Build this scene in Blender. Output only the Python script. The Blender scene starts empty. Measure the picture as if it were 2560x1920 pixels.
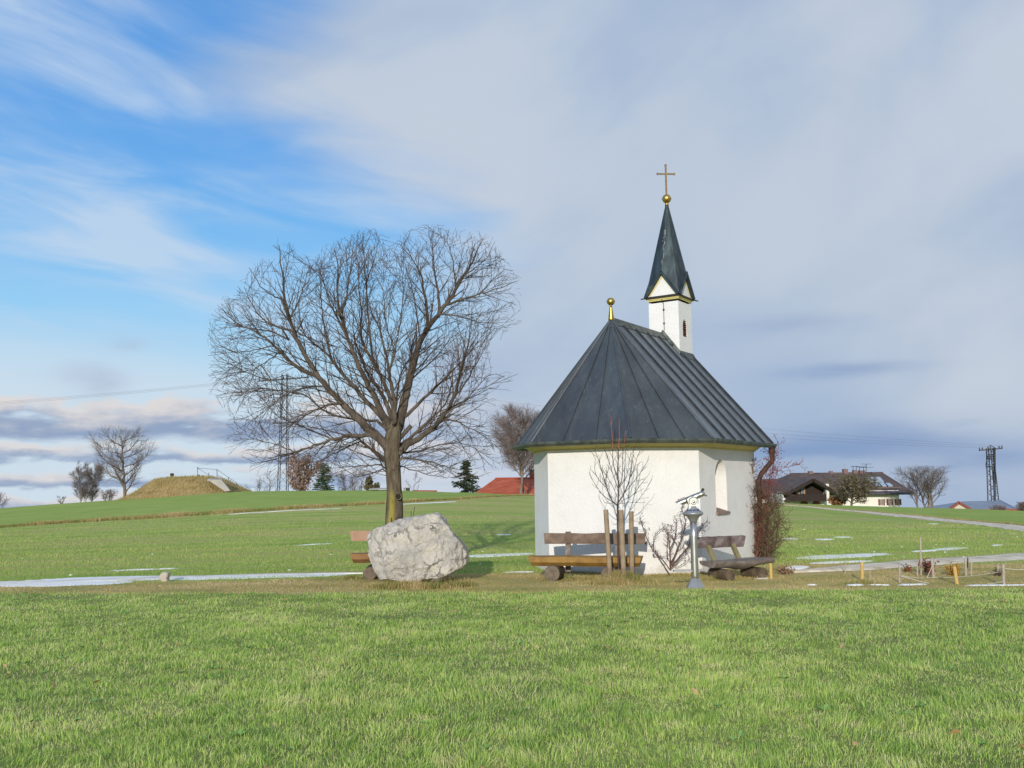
import bpy, math, random
import numpy as np
from mathutils import Vector, noise as mnoise
C = bpy.context.scene.collection
scn = bpy.context.scene
R = math.radians

# ------------------------------------------------------------------ camera
EYE = np.array([0.0, 0.0, 1.7]); FPX = 2300.0
PIT, ROL = R(6.351), R(0.652)
_r0 = np.array([1., 0, 0]); _u0 = np.array([0, -math.sin(PIT), math.cos(PIT)]); _f = np.array([0, math.cos(PIT), math.sin(PIT)])
CR = math.cos(ROL) * _r0 - math.sin(ROL) * _u0
CU = math.sin(ROL) * _r0 + math.cos(ROL) * _u0
cam = bpy.data.cameras.new('camera'); camo = bpy.data.objects.new('camera', cam); C.objects.link(camo)
cam.sensor_fit = 'HORIZONTAL'; cam.sensor_width = 36.0; cam.lens = 36.0 * FPX / 2560.0
cam.clip_start = 0.1; cam.clip_end = 6000
from mathutils import Matrix
mw = Matrix.Identity(4)
for i in range(3):
    mw[i][0] = CR[i]; mw[i][1] = CU[i]; mw[i][2] = -_f[i]; mw[i][3] = EYE[i]
camo.matrix_world = mw
scn.camera = camo

def ray(u, v):
    return _f + CR * ((u - 1280) / FPX) - CU * ((v - 960) / FPX)
def at(u, v, d):                       # point on the pixel's ray where y = d
    r = ray(u, v); return EYE + r * (d / r[1])
def proj(P):
    q = np.asarray(P, float) - EYE; z = q @ _f
    return np.array([1280 + FPX * (q @ CR) / z, 960 - FPX * (q @ CU) / z])

# ------------------------------------------------------------------ node helpers
class NT:
    def __init__(s, tree): s.t = tree; s.n = tree.nodes; s.l = tree.links
    def put(s, inp, v):
        if isinstance(v, bpy.types.NodeSocket): s.l.new(v, inp)
        elif v is not None:
            if inp.type == 'RGBA' and len(v) == 3: v = (*v, 1)
            inp.default_value = v
    def m(s, op, a, b=None, c=None, clamp=False):
        n = s.n.new('ShaderNodeMath'); n.operation = op; n.use_clamp = clamp
        for i, v in enumerate((a, b, c)):
            if v is not None: s.put(n.inputs[i], v)
        return n.outputs[0]
    def mix(s, f, a, b, mode='MIX'):
        n = s.n.new('ShaderNodeMix'); n.data_type = 'RGBA'; n.blend_type = mode
        s.put(n.inputs[0], f); s.put(n.inputs[6], a); s.put(n.inputs[7], b); return n.outputs[2]
    def ramp(s, f, stops, interp='LINEAR'):
        n = s.n.new('ShaderNodeValToRGB'); n.color_ramp.interpolation = interp
        e = n.color_ramp.elements
        while len(e) < len(stops): e.new(0.5)
        for el, (p, c) in zip(e, stops): el.position = p; el.color = (*c, 1) if len(c) == 3 else c
        s.put(n.inputs[0], f); return n.outputs[0]
    def sstep(s, x, lo, hi):
        n = s.n.new('ShaderNodeMapRange'); n.interpolation_type = 'SMOOTHSTEP'
        s.put(n.inputs[0], x); n.inputs[1].default_value = lo; n.inputs[2].default_value = hi
        n.inputs[3].default_value = 0; n.inputs[4].default_value = 1; return n.outputs[0]
    def noise(s, vec, scale, detail=4, rough=.55, dist=0, out=0):
        n = s.n.new('ShaderNodeTexNoise'); s.put(n.inputs['Vector'], vec)
        n.inputs['Scale'].default_value = scale; n.inputs['Detail'].default_value = detail
        n.inputs['Roughness'].default_value = rough; n.inputs['Distortion'].default_value = dist
        return n.outputs[out]
    def vscale(s, vec, sc, rot=(0, 0, 0), loc=(0, 0, 0)):
        n = s.n.new('ShaderNodeMapping'); s.put(n.inputs[0], vec)
        n.inputs[1].default_value = loc; n.inputs[2].default_value = rot; n.inputs[3].default_value = sc; return n.outputs[0]
    def xyz(s, x, y, z):
        n = s.n.new('ShaderNodeCombineXYZ')
        for i, v in enumerate((x, y, z)): s.put(n.inputs[i], v)
        return n.outputs[0]
    def sep(s, v):
        n = s.n.new('ShaderNodeSeparateXYZ'); s.put(n.inputs[0], v); return n.outputs
    def gauss(s, x, y, x0, y0, sx, sy):
        a = s.m('DIVIDE', s.m('SUBTRACT', x, x0), sx); b = s.m('DIVIDE', s.m('SUBTRACT', y, y0), sy)
        q = s.m('ADD', s.m('MULTIPLY', a, a), s.m('MULTIPLY', b, b))
        return s.m('EXPONENT', s.m('MULTIPLY', q, -0.5))
def srgb(r, g, b):
    f = lambda c: (c / 12.92 if c <= .04045 else ((c + .055) / 1.055) ** 2.4)
    return tuple(f(c / 255) for c in (r, g, b))

# ------------------------------------------------------------------ sun and sky
SUN_AZ, SUN_EL = R(11), R(15.5)       # behind the camera, a little to the left
to_sun = Vector((-math.sin(SUN_AZ) * math.cos(SUN_EL), -math.cos(SUN_AZ) * math.cos(SUN_EL), math.sin(SUN_EL)))
sl = bpy.data.lights.new('sun', 'SUN'); sl.energy = 3.5; sl.angle = R(0.5); sl.color = (1, .93, .82)
so = bpy.data.objects.new('sun', sl); C.objects.link(so); so.rotation_euler = to_sun.to_track_quat('Z', 'Y').to_euler()
scn.view_settings.view_transform = 'Standard'; scn.view_settings.look = 'None'
scn.view_settings.exposure = 0.0; scn.view_settings.gamma = 1.0
w = bpy.data.worlds.new('World'); scn.world = w; w.use_nodes = True
def build_sky():
    T = NT(w.node_tree); T.n.clear()
    out = T.n.new('ShaderNodeOutputWorld'); bg = T.n.new('ShaderNodeBackground')
    tc = T.n.new('ShaderNodeTexCoord').outputs['Generated']
    nsk = T.n.new('ShaderNodeTexSky'); nsk.sky_type = 'NISHITA'; nsk.sun_disc = False
    nsk.sun_elevation = SUN_EL; nsk.sun_rotation = math.atan2(to_sun.x, to_sun.y)
    x, y, z = T.sep(tc)
    az = T.m('ARCTAN2', x, y); el = T.m('ARCSINE', T.m('MINIMUM', T.m('MAXIMUM', z, -1.0), 1.0))
    P = T.xyz(az, el, 0.0)
    ew = T.m('ADD', el, T.m('MULTIPLY', T.m('SUBTRACT', T.noise(T.vscale(P, (2, 8, 1)), 1.0, 3), .5), .04))
    blue = T.ramp(T.m('DIVIDE', el, .55), [(0.0, srgb(208, 222, 232)), (.1, srgb(200, 224, 238)), (.22, srgb(172, 216, 244)), (.34, srgb(148, 206, 247)),
                  (.46, srgb(122, 189, 244)), (.62, srgb(101, 170, 237)), (.85, srgb(97, 159, 228)), (1.0, srgb(104, 159, 222))])
    blue = T.mix(.06, blue, T.mix(1.0, nsk.outputs[0], (.1, .1, .1), 'MULTIPLY'))
    # thin streaks in the blue, running down to the right
    pr = T.vscale(P, (1, 1, 1), rot=(0, 0, R(9)))
    n1 = T.noise(T.vscale(pr, (4, 19, 1)), 1.0, 5, .52, .5)
    n2 = T.noise(T.vscale(pr, (2.2, 7, 1), loc=(3.1, .4, 0)), 1.0, 4, .55, .4)
    wsp = T.m('MULTIPLY', T.sstep(n1, .34, .76), T.sstep(n2, .34, .62))
    g_l = T.gauss(az, el, -.50, .27, .16, .05); g_t = T.gauss(az, el, -.52, .42, .10, .05)
    wsp2 = T.m('MINIMUM', T.m('ADD', T.m('MULTIPLY', wsp, .75), T.m('MULTIPLY', T.m('ADD', T.m('MULTIPLY', g_l, .42), T.m('MULTIPLY', g_t, .15)), T.sstep(n1, .3, .7))), .8)
    col = T.mix(wsp2, blue, srgb(196, 215, 236))
    # pale veil above the low clouds on the left
    lowv = T.m('MULTIPLY', T.sstep(el, .19, .10), T.sstep(T.m('ADD', el, T.m('MULTIPLY', az, .22)), .125, .02))
    col = T.mix(T.m('MULTIPLY', lowv, .75), col, srgb(206, 222, 236))
    # the big grey-white sheet on the right with a torn edge
    curve = T.ramp(T.m('DIVIDE', el, .55), [(0, (.40, 0, 0)), (.2, (.39, 0, 0)), (.30, (.44, 0, 0)), (.40, (.475, 0, 0)), (.5, (.46, 0, 0)), (.58, (.42, 0, 0)), (.64, (.36, 0, 0)), (.70, (.29, 0, 0)), (.78, (.25, 0, 0)), (.88, (.285, 0, 0)), (1, (.35, 0, 0))], 'B_SPLINE')
    bx = T.m('SUBTRACT', T.sep(curve)[0], .58)
    nb = T.noise(T.vscale(T.vscale(P, (1, 1, 1), rot=(0, 0, R(4))), (3.6, 15, 1), loc=(1.7, 2.2, 0)), 1.0, 5, .52, .4)
    nb2 = T.noise(T.vscale(P, (3.2, 5, 1), loc=(.3, 5, 0)), 1.0, 3)
    dd = T.m('ADD', T.m('SUBTRACT', az, bx), T.m('ADD', T.m('MULTIPLY', T.m('SUBTRACT', nb, .5), .27), T.m('MULTIPLY', T.m('SUBTRACT', nb2, .5), .12)))
    cov = T.sstep(dd, -.055, .15)
    nl = T.noise(T.vscale(T.vscale(P, (1, 1, 1), rot=(0, 0, R(-25))), (2.6, 4.5, 1), loc=(7, 1, 0)), 1.0, 5, .5, .3)
    rightness = T.sstep(az, -.05, .42)
    vc = T.mix(rightness, srgb(193, 205, 220), srgb(170, 188, 212))
    vc = T.mix(T.sstep(nl, .4, .68), vc, srgb(196, 206, 220))
    vc = T.mix(T.m('MULTIPLY', T.sstep(nl, .5, .32), .55), vc, srgb(158, 180, 211))
    vc = T.mix(T.m('MULTIPLY', T.gauss(az, el, .30, .25, .12, .06), .5), vc, srgb(196, 206, 218))
    col = T.mix(T.m('MULTIPLY', cov, .97), col, vc)
    # darker blue slate bands low on the right
    nr = T.noise(T.vscale(P, (7, 30, 1), loc=(2, 8, 0)), 1.0, 5, .55, .3)
    rb = T.m('MULTIPLY', T.sstep(el, .10, .0), T.sstep(az, .10, .30))
    col = T.mix(T.m('MULTIPLY', rb, .5), col, srgb(146, 170, 203))
    col = T.mix(T.m('MULTIPLY', T.m('MULTIPLY', rb, T.sstep(nr, .50, .68)), .45), col, srgb(118, 148, 192))
    for (uu, vv, su, sv, k) in ((2100, 930, .045, .0045, .5), (1980, 810, .04, .007, .3), (2150, 1108, .08, .007, .6), (2040, 1130, .12, .006, .6), (2200, 1075, .04, .008, .45), (2500, 1150, .05, .008, .5)):
        q = ray(uu, vv); a0 = math.atan2(q[0], q[1]); e0 = math.atan2(q[2], math.hypot(q[0], q[1]))
        g = T.gauss(T.m('ADD', az, T.m('MULTIPLY', T.m('SUBTRACT', nr, .5), .08)), T.m('ADD', el, T.m('MULTIPLY', T.m('SUBTRACT', nr, .5), .022)), a0, e0, su, sv)
        col = T.mix(T.m('MULTIPLY', g, k), col, srgb(122, 150, 194))
    # stratocumulus rows over the left horizon: cream tops, slate undersides
    el2 = T.m('ADD', el, T.m('MULTIPLY', T.m('SUBTRACT', T.noise(T.vscale(P, (9, 30, 1), loc=(4, 2, 0)), 1.0, 5, .6), .5), .030))
    nbk = T.noise(T.vscale(P, (6, 26, 1), loc=(9, 3, 0)), 1.0, 6, .58, .2)
    leftm = T.sstep(az, .06, -.22); puff = T.noise(T.vscale(P, (16, 34, 1), loc=(1, 7, 0)), 1.0, 5, .55)
    for (e0, th, a0, k) in ((.074, .046, 1.0, .92), (.037, .019, 1.0, .85), (.012, .019, 1.0, .85), (-.010, .016, 1.0, .8)):
        t = T.m('DIVIDE', T.m('SUBTRACT', el2, e0), th)            # -.5 .. .5 inside the row
        ins = T.m('MULTIPLY', T.sstep(t, -.60, -.38), T.sstep(T.m('ADD', t, T.m('MULTIPLY', T.m('SUBTRACT', puff, .5), 2.1)), .60, .28))
        ins = T.m('MULTIPLY', ins, T.sstep(T.m('ADD', nbk, T.m('MULTIPLY', t, -.10)), .36, .50))
        cc = T.mix(T.sstep(T.m('ADD', t, T.m('MULTIPLY', T.m('ADD', T.m('SUBTRACT', nbk, .5), T.m('MULTIPLY', T.m('SUBTRACT', puff, .5), .8)), 1.6)), -.35, .35), srgb(140, 160, 192), srgb(222, 217, 216))
        col = T.mix(T.m('MULTIPLY', T.m('MULTIPLY', ins, leftm), k), col, cc)
    mid = T.m('MULTIPLY', T.sstep(el, .045, .0), T.sstep(T.m('ABSOLUTE', T.m('ADD', az, .06)), .22, .04))
    col = T.mix(T.m('MULTIPLY', mid, .75), col, T.mix(T.sstep(nbk, .45, .6), srgb(150, 176, 216), srgb(204, 214, 228)))
    for (uu, vv, su, sv, k) in ((215, 945, .022, .010, .40), (310, 860, .014, .006, .3), (255, 965, .014, .006, .3)):
        q = ray(uu, vv); a0 = math.atan2(q[0], q[1]); e0 = math.atan2(q[2], math.hypot(q[0], q[1]))
        g = T.gauss(T.m('ADD', az, T.m('MULTIPLY', T.m('SUBTRACT', nbk, .5), .05)), el2, a0, e0, su, sv)
        col = T.mix(T.m('MULTIPLY', g, k), col, srgb(172, 180, 205))
    col = T.mix(T.sstep(el, -.02, -.12), col, srgb(150, 160, 150))
    T.put(bg.inputs[0], col); bg.inputs[1].default_value = 1.0
    T.l.new(bg.outputs[0], out.inputs[0])
build_sky()

# ------------------------------------------------------------------ materials
def mat(name, stops, scale=4, rough=.8, bump=0, bscale=None, metallic=0, stretch=(1, 1, 1), detail=5, coord='Object', spec=.3, dist=0, nrough=.55, bdist=.01):
    m = bpy.data.materials.new(name); m.use_nodes = True
    T = NT(m.node_tree); b = T.n['Principled BSDF']
    tc = T.n.new('ShaderNodeTexCoord').outputs[coord]
    if len(stops) == 1: T.put(b.inputs['Base Color'], stops[0])
    else:
        n = T.noise(T.vscale(tc, stretch), scale, detail, nrough, dist)
        k = len(stops)
        st = [(.28 + .44 * i / (k - 1), s) for i, s in enumerate(stops)]
        T.put(b.inputs['Base Color'], T.ramp(n, st))
    b.inputs['Roughness'].default_value = rough; b.inputs['Metallic'].default_value = metallic
    b.inputs['Specular IOR Level'].default_value = spec
    if bump:
        nn = T.noise(T.vscale(tc, stretch), bscale or scale * 3, 6, .6)
        bp = T.n.new('ShaderNodeBump'); bp.inputs['Strength'].default_value = bump; bp.inputs['Distance'].default_value = bdist
        T.l.new(nn, bp.inputs['Height']); T.l.new(bp.outputs[0], b.inputs['Normal'])
    return m
def attr_mat(name, attr, stops, rough=.7, spec=.2, sss=0):
    m = bpy.data.materials.new(name); m.use_nodes = True
    T = NT(m.node_tree); b = T.n['Principled BSDF']
    a = T.n.new('ShaderNodeAttribute'); a.attribute_name = attr
    col = T.ramp(a.outputs['Fac'], stops)
    T.put(b.inputs['Base Color'], col); b.inputs['Roughness'].default_value = rough; b.inputs['Specular IOR Level'].default_value = spec
    if sss:
        tr = T.n.new('ShaderNodeBsdfTranslucent'); T.put(tr.inputs[0], col)
        mx = T.n.new('ShaderNodeMixShader'); mx.inputs[0].default_value = sss
        T.l.new(b.outputs[0], mx.inputs[1]); T.l.new(tr.outputs[0], mx.inputs[2]); T.l.new(mx.outputs[0], T.n['Material Output'].inputs[0])
    return m

# ------------------------------------------------------------------ mesh helpers
ORG = {}
def thing(name, loc, label=None, cat=None, group=None, kind=None, parent=None, rz=0):
    o = bpy.data.objects.new(name, None); C.objects.link(o); o.empty_display_size = .2
    loc = np.array(loc, float)
    if parent is not None:
        o.parent = parent; o.location = tuple(loc - ORG[parent.name])
    else: o.location = tuple(loc)
    o.rotation_euler = (0, 0, rz)
    ORG[o.name] = loc
    return tag(o, label, cat, group, kind)
def tag(o, label=None, cat=None, group=None, kind=None):
    if label: o['label'] = label
    if cat: o['category'] = cat
    if group: o['group'] = group
    if kind: o['kind'] = kind
    return o
class MB:
    def __init__(s): s.v = []; s.f = []; s.smooth = []; s.at = []; s.mi = []; s.cur = 0
    def add(s, vs, fs, smooth=False, a=0.0):
        o = len(s.v); s.v += [tuple(map(float, p)) for p in vs]; s.f += [tuple(i + o for i in f) for f in fs]
        s.smooth += [smooth] * len(fs); s.at += [a] * len(vs); s.mi += [s.cur] * len(fs); return s
    def hexa(s, p):                     # 8 points: bottom 4 ccw, top 4 ccw
        return s.add(p, [(3, 2, 1, 0), (4, 5, 6, 7), (0, 1, 5, 4), (1, 2, 6, 5), (2, 3, 7, 6), (3, 0, 4, 7)])
    def box(s, c, sz, rz=0, ax=None):
        hx, hy, hz = [q / 2 for q in sz]; c = np.array(c, float)
        if ax is None: ax = ((math.cos(rz), math.sin(rz), 0), (-math.sin(rz), math.cos(rz), 0), (0, 0, 1))
        X, Y, Z = [np.array(q, float) for q in ax]
        P = [c + X * a * hx + Y * b * hy + Z * d * hz for d in (-1, 1) for a, b in ((-1, -1), (1, -1), (1, 1), (-1, 1))]
        return s.hexa(P)
    def bar(s, a, b, wd, ht=None, up=(0, 0, 1)):
        a = np.array(a, float); b = np.array(b, float); d = b - a; L = np.linalg.norm(d); X = d / L
        up = np.array(up, float); Y = np.cross(up, X); n = np.linalg.norm(Y)
        Y = Y / n if n > 1e-6 else np.array([1., 0, 0]); Z = np.cross(X, Y)
        return s.box((a + b) / 2, (L, wd, ht or wd), ax=(X, Y, Z))
    def tube(s, pts, rad, n=6, caps=True, smooth=True, a=0.0):
        pts = np.asarray(pts, float); k = len(pts); rad = np.broadcast_to(np.asarray(rad, float), (k,))
        tg = np.gradient(pts, axis=0); tg /= np.linalg.norm(tg, axis=1)[:, None] + 1e-12
        ref = np.array([0, 0, 1.]) if abs(tg[0][2]) < .9 else np.array([1., 0, 0])
        A = np.cross(tg, ref); A /= np.linalg.norm(A, axis=1)[:, None] + 1e-12; B = np.cross(tg, A)
        an = np.arange(n) * 2 * math.pi / n
        V = pts[:, None] + rad[:, None, None] * (A[:, None] * np.cos(an)[None, :, None] + B[:, None] * np.sin(an)[None, :, None])
        F = [(i * n + j, i * n + (j + 1) % n, (i + 1) * n + (j + 1) % n, (i + 1) * n + j) for i in range(k - 1) for j in range(n)]
        if caps: F += [tuple(range(n)), tuple(reversed(range((k - 1) * n, k * n)))]
        return s.add(V.reshape(-1, 3), F, smooth, a)
    def lathe(s, base, prof, n=24, axis=(0, 0, 1), smooth=True):
        base = np.array(base, float); Z = np.array(axis, float); Z /= np.linalg.norm(Z)
        ref = np.array([1., 0, 0]) if abs(Z[0]) < .9 else np.array([0, 1., 0])
        X = np.cross(ref, Z); X /= np.linalg.norm(X); Y = np.cross(Z, X); V = []
        for r, h in prof:
            for j in range(n):
                t = 2 * math.pi * j / n; V.append(base + Z * h + (X * math.cos(t) + Y * math.sin(t)) * max(r, 1e-4))
        k = len(prof)
        F = [(i * n + j, i * n + (j + 1) % n, (i + 1) * n + (j + 1) % n, (i + 1) * n + j) for i in range(k - 1) for j in range(n)]
        F += [tuple(reversed(range(n))), tuple(range((k - 1) * n, k * n))]
        return s.add(V, F, smooth)
    def sphere(s, c, r, n=20):
        return s.lathe(c, [(r * math.sin(math.pi * i / 12), -r * math.cos(math.pi * i / 12)) for i in range(13)], n)
    def slab(s, pts, thick):            # polygon extruded along its normal (downwards)
        P = np.array(pts, float); nn = np.zeros(3)
        for i in range(len(P)): nn += np.cross(P[i], P[(i + 1) % len(P)])
        nn /= np.linalg.norm(nn); k = len(P); Q = P - nn * thick
        return s.add(list(P) + list(Q), [tuple(range(k)), tuple(reversed(range(k, 2 * k)))] + [(i, i + k, (i + 1) % k + k, (i + 1) % k) for i in range(k)])
    def build(s, name, m, parent=None, local=False, attr=None, org=None):
        me = bpy.data.meshes.new(name); V = np.array(s.v, float)
        if org is not None: V = V - np.array(org, float)
        elif parent is not None and not local: V = V - ORG[parent.name]
        me.from_pydata(V.tolist(), [], s.f); me.polygons.foreach_set('use_smooth', s.smooth)
        if attr: me.attributes.new(attr, 'FLOAT', 'POINT').data.foreach_set('value', s.at)
        for q in (m if isinstance(m, (list, tuple)) else [m]): me.materials.append(q)
        me.polygons.foreach_set('material_index', s.mi); me.update()
        o = bpy.data.objects.new(name, me); C.objects.link(o)
        if org is not None: o.location = tuple(org)
        if parent is not None: o.parent = parent; ORG[o.name] = ORG[parent.name]
        else: ORG[o.name] = np.zeros(3)
        return o
def np_mesh(name, V, F, m, attrs=None, smooth=False):   # F: list of (k x n) index arrays
    me = bpy.data.meshes.new(name); V = np.asarray(V, np.float32)
    me.vertices.add(len(V)); me.vertices.foreach_set('co', V.ravel())
    idx = np.concatenate([f.ravel() for f in F]).astype(np.int32)
    tot = np.concatenate([np.full(len(f), f.shape[1]) for f in F]).astype(np.int32)
    me.loops.add(len(idx)); me.loops.foreach_set('vertex_index', idx)
    me.polygons.add(len(tot)); st = np.zeros(len(tot), np.int32); st[1:] = np.cumsum(tot)[:-1]
    me.polygons.foreach_set('loop_start', st); me.polygons.foreach_set('loop_total', tot)
    if smooth: me.polygons.foreach_set('use_smooth', np.ones(len(tot), bool))
    for k, a in (attrs or {}).items(): me.attributes.new(k, 'FLOAT', 'POINT').data.foreach_set('value', np.asarray(a, np.float32))
    me.materials.append(m); me.update(calc_edges=True); me.validate()
    o = bpy.data.objects.new(name, me); C.objects.link(o); ORG[o.name] = np.zeros(3); return o
def copy_tree(o, parent=None):
    c = o.copy(); C.objects.link(c)
    if parent is not None: c.parent = parent
    for ch in list(o.children): copy_tree(ch, c)
    return c

# value noise on numpy arrays
def vnoise(x, y, seed=0):
    x = np.asarray(x, float); y = np.asarray(y, float)
    xi = np.floor(x).astype(np.int64); yi = np.floor(y).astype(np.int64); fx = x - xi; fy = y - yi
    fx = fx * fx * (3 - 2 * fx); fy = fy * fy * (3 - 2 * fy)
    def h(a, b):
        n = (a * 374761393 + b * 668265263 + seed * 982451653) & 0xffffffff
        n = ((n ^ (n >> 13)) * 1274126177) & 0xffffffff
        return ((n ^ (n >> 16)) & 0xffff) / 65535.0
    return (h(xi, yi) * (1 - fx) + h(xi + 1, yi) * fx) * (1 - fy) + (h(xi, yi + 1) * (1 - fx) + h(xi + 1, yi + 1) * fx) * fy
def fbm(x, y, seed=0, o=4):
    t = 0; a = .5; s = 0
    for i in range(o): t = t + a * vnoise(x * 2 ** i, y * 2 ** i, seed + i * 17); s += a; a *= .5
    return t / s

# ------------------------------------------------------------------ terrain
DC = 78.0                               # distance of the crest of the rise
_cu = [-1500, -600, 0, 110, 350, 560, 620, 800, 1000, 1190, 1340, 1640, 1950, 2120, 2370, 2560, 3200, 4200]
_cv = [1345, 1302, 1271, 1262, 1246, 1231, 1228, 1226, 1226.5, 1232, 1240, 1249, 1257, 1264, 1270, 1277, 1290, 1300]
def crest(u):
    v = np.interp(u, _cu, _cv); hor = 1216 - (u - 1280) * math.tan(ROL)
    return 1.7 - (v - hor) / FPX * DC
def terrain(x, y):
    x = np.asarray(x, float); y = np.asarray(y, float)
    yy = np.maximum(y, .5); u = 1280 + FPX * x / yy
    u = np.clip(u, -1500, 4200)
    zc = crest(u)
    t = np.clip((y - 19) / (DC - 19), 0, 1); S = t * t * (3 - 2 * t) * .55 + t * .45 - .45 * t * (1 - t) * (1 - t)
    z = zc * S
    far = np.maximum(y - DC, 0)
    z = z - .0008 * far * np.minimum(far, 60) - .03 * far
    z = z + (fbm(x * .35, y * .35, 3) - .5) * .07 * np.clip((y - 1) / 4, 0, 1)
    z = z + (fbm(x * .06, y * .06, 9) - .5) * .25 * np.clip((y - 26) / 20, 0, 1) * np.clip((DC - y) / 20, 0, 1)
    return z
def tz(x, y): return float(terrain(x, y))
def gnd(u, v, dmax=79):                 # where the pixel's ray meets the ground
    r = ray(u, v); r = r / r[1]; d = 3.0
    while d < dmax:
        p = EYE + r * d
        if p[2] <= tz(p[0], p[1]): break
        d += .05
    return EYE + r * d
def on_ground(u, d):                    # ground point below pixel column u at distance d
    p = at(u, 1250, d); return np.array([p[0], p[1], tz(p[0], p[1])])

GB = lambda x: 15.25 - x * .045         # far edge of the tall meadow
def in_poly_strip(x, y, pts, half, seed=0):
    """signed distance style mask of a polyline strip, 1 in the middle"""
    d = np.full(np.shape(x), 1e9)
    for (a, b) in zip(pts[:-1], pts[1:]):
        ax, ay = a[0], a[1]; bx, by = b[0] - ax, b[1] - ay
        t = np.clip(((x - ax) * bx + (y - ay) * by) / (bx * bx + by * by), 0, 1)
        d = np.minimum(d, np.hypot(x - ax - t * bx, y - ay - t * by))
    return d
verge_px = [(-300, 1340), (0, 1319), (200, 1305), (400, 1293), (600, 1280), (800, 1268), (985, 1258), (1150, 1248), (1335, 1239)]
VERGE = [gnd(u, v)[:2] for u, v in verge_px]
road_px = [(1830, 1256), (1960, 1262), (2080, 1272), (2200, 1283), (2330, 1296), (2450, 1308), (2560, 1318), (2750, 1340)]
ROAD = [gnd(u, v)[:2] for u, v in road_px]
track_px = [(1960, 1434), (2040, 1428), (2150, 1420), (2300, 1408), (2450, 1398), (2560, 1391), (2800, 1376)]
TRACK = [gnd(u, v)[:2] for u, v in track_px]
path_px = [(-400, 1476), (0, 1460), (250, 1452), (500, 1444), (740, 1437), (850, 1435), (960, 1436)]
PATH = [gnd(u, v)[:2] for u, v in path_px]

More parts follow.
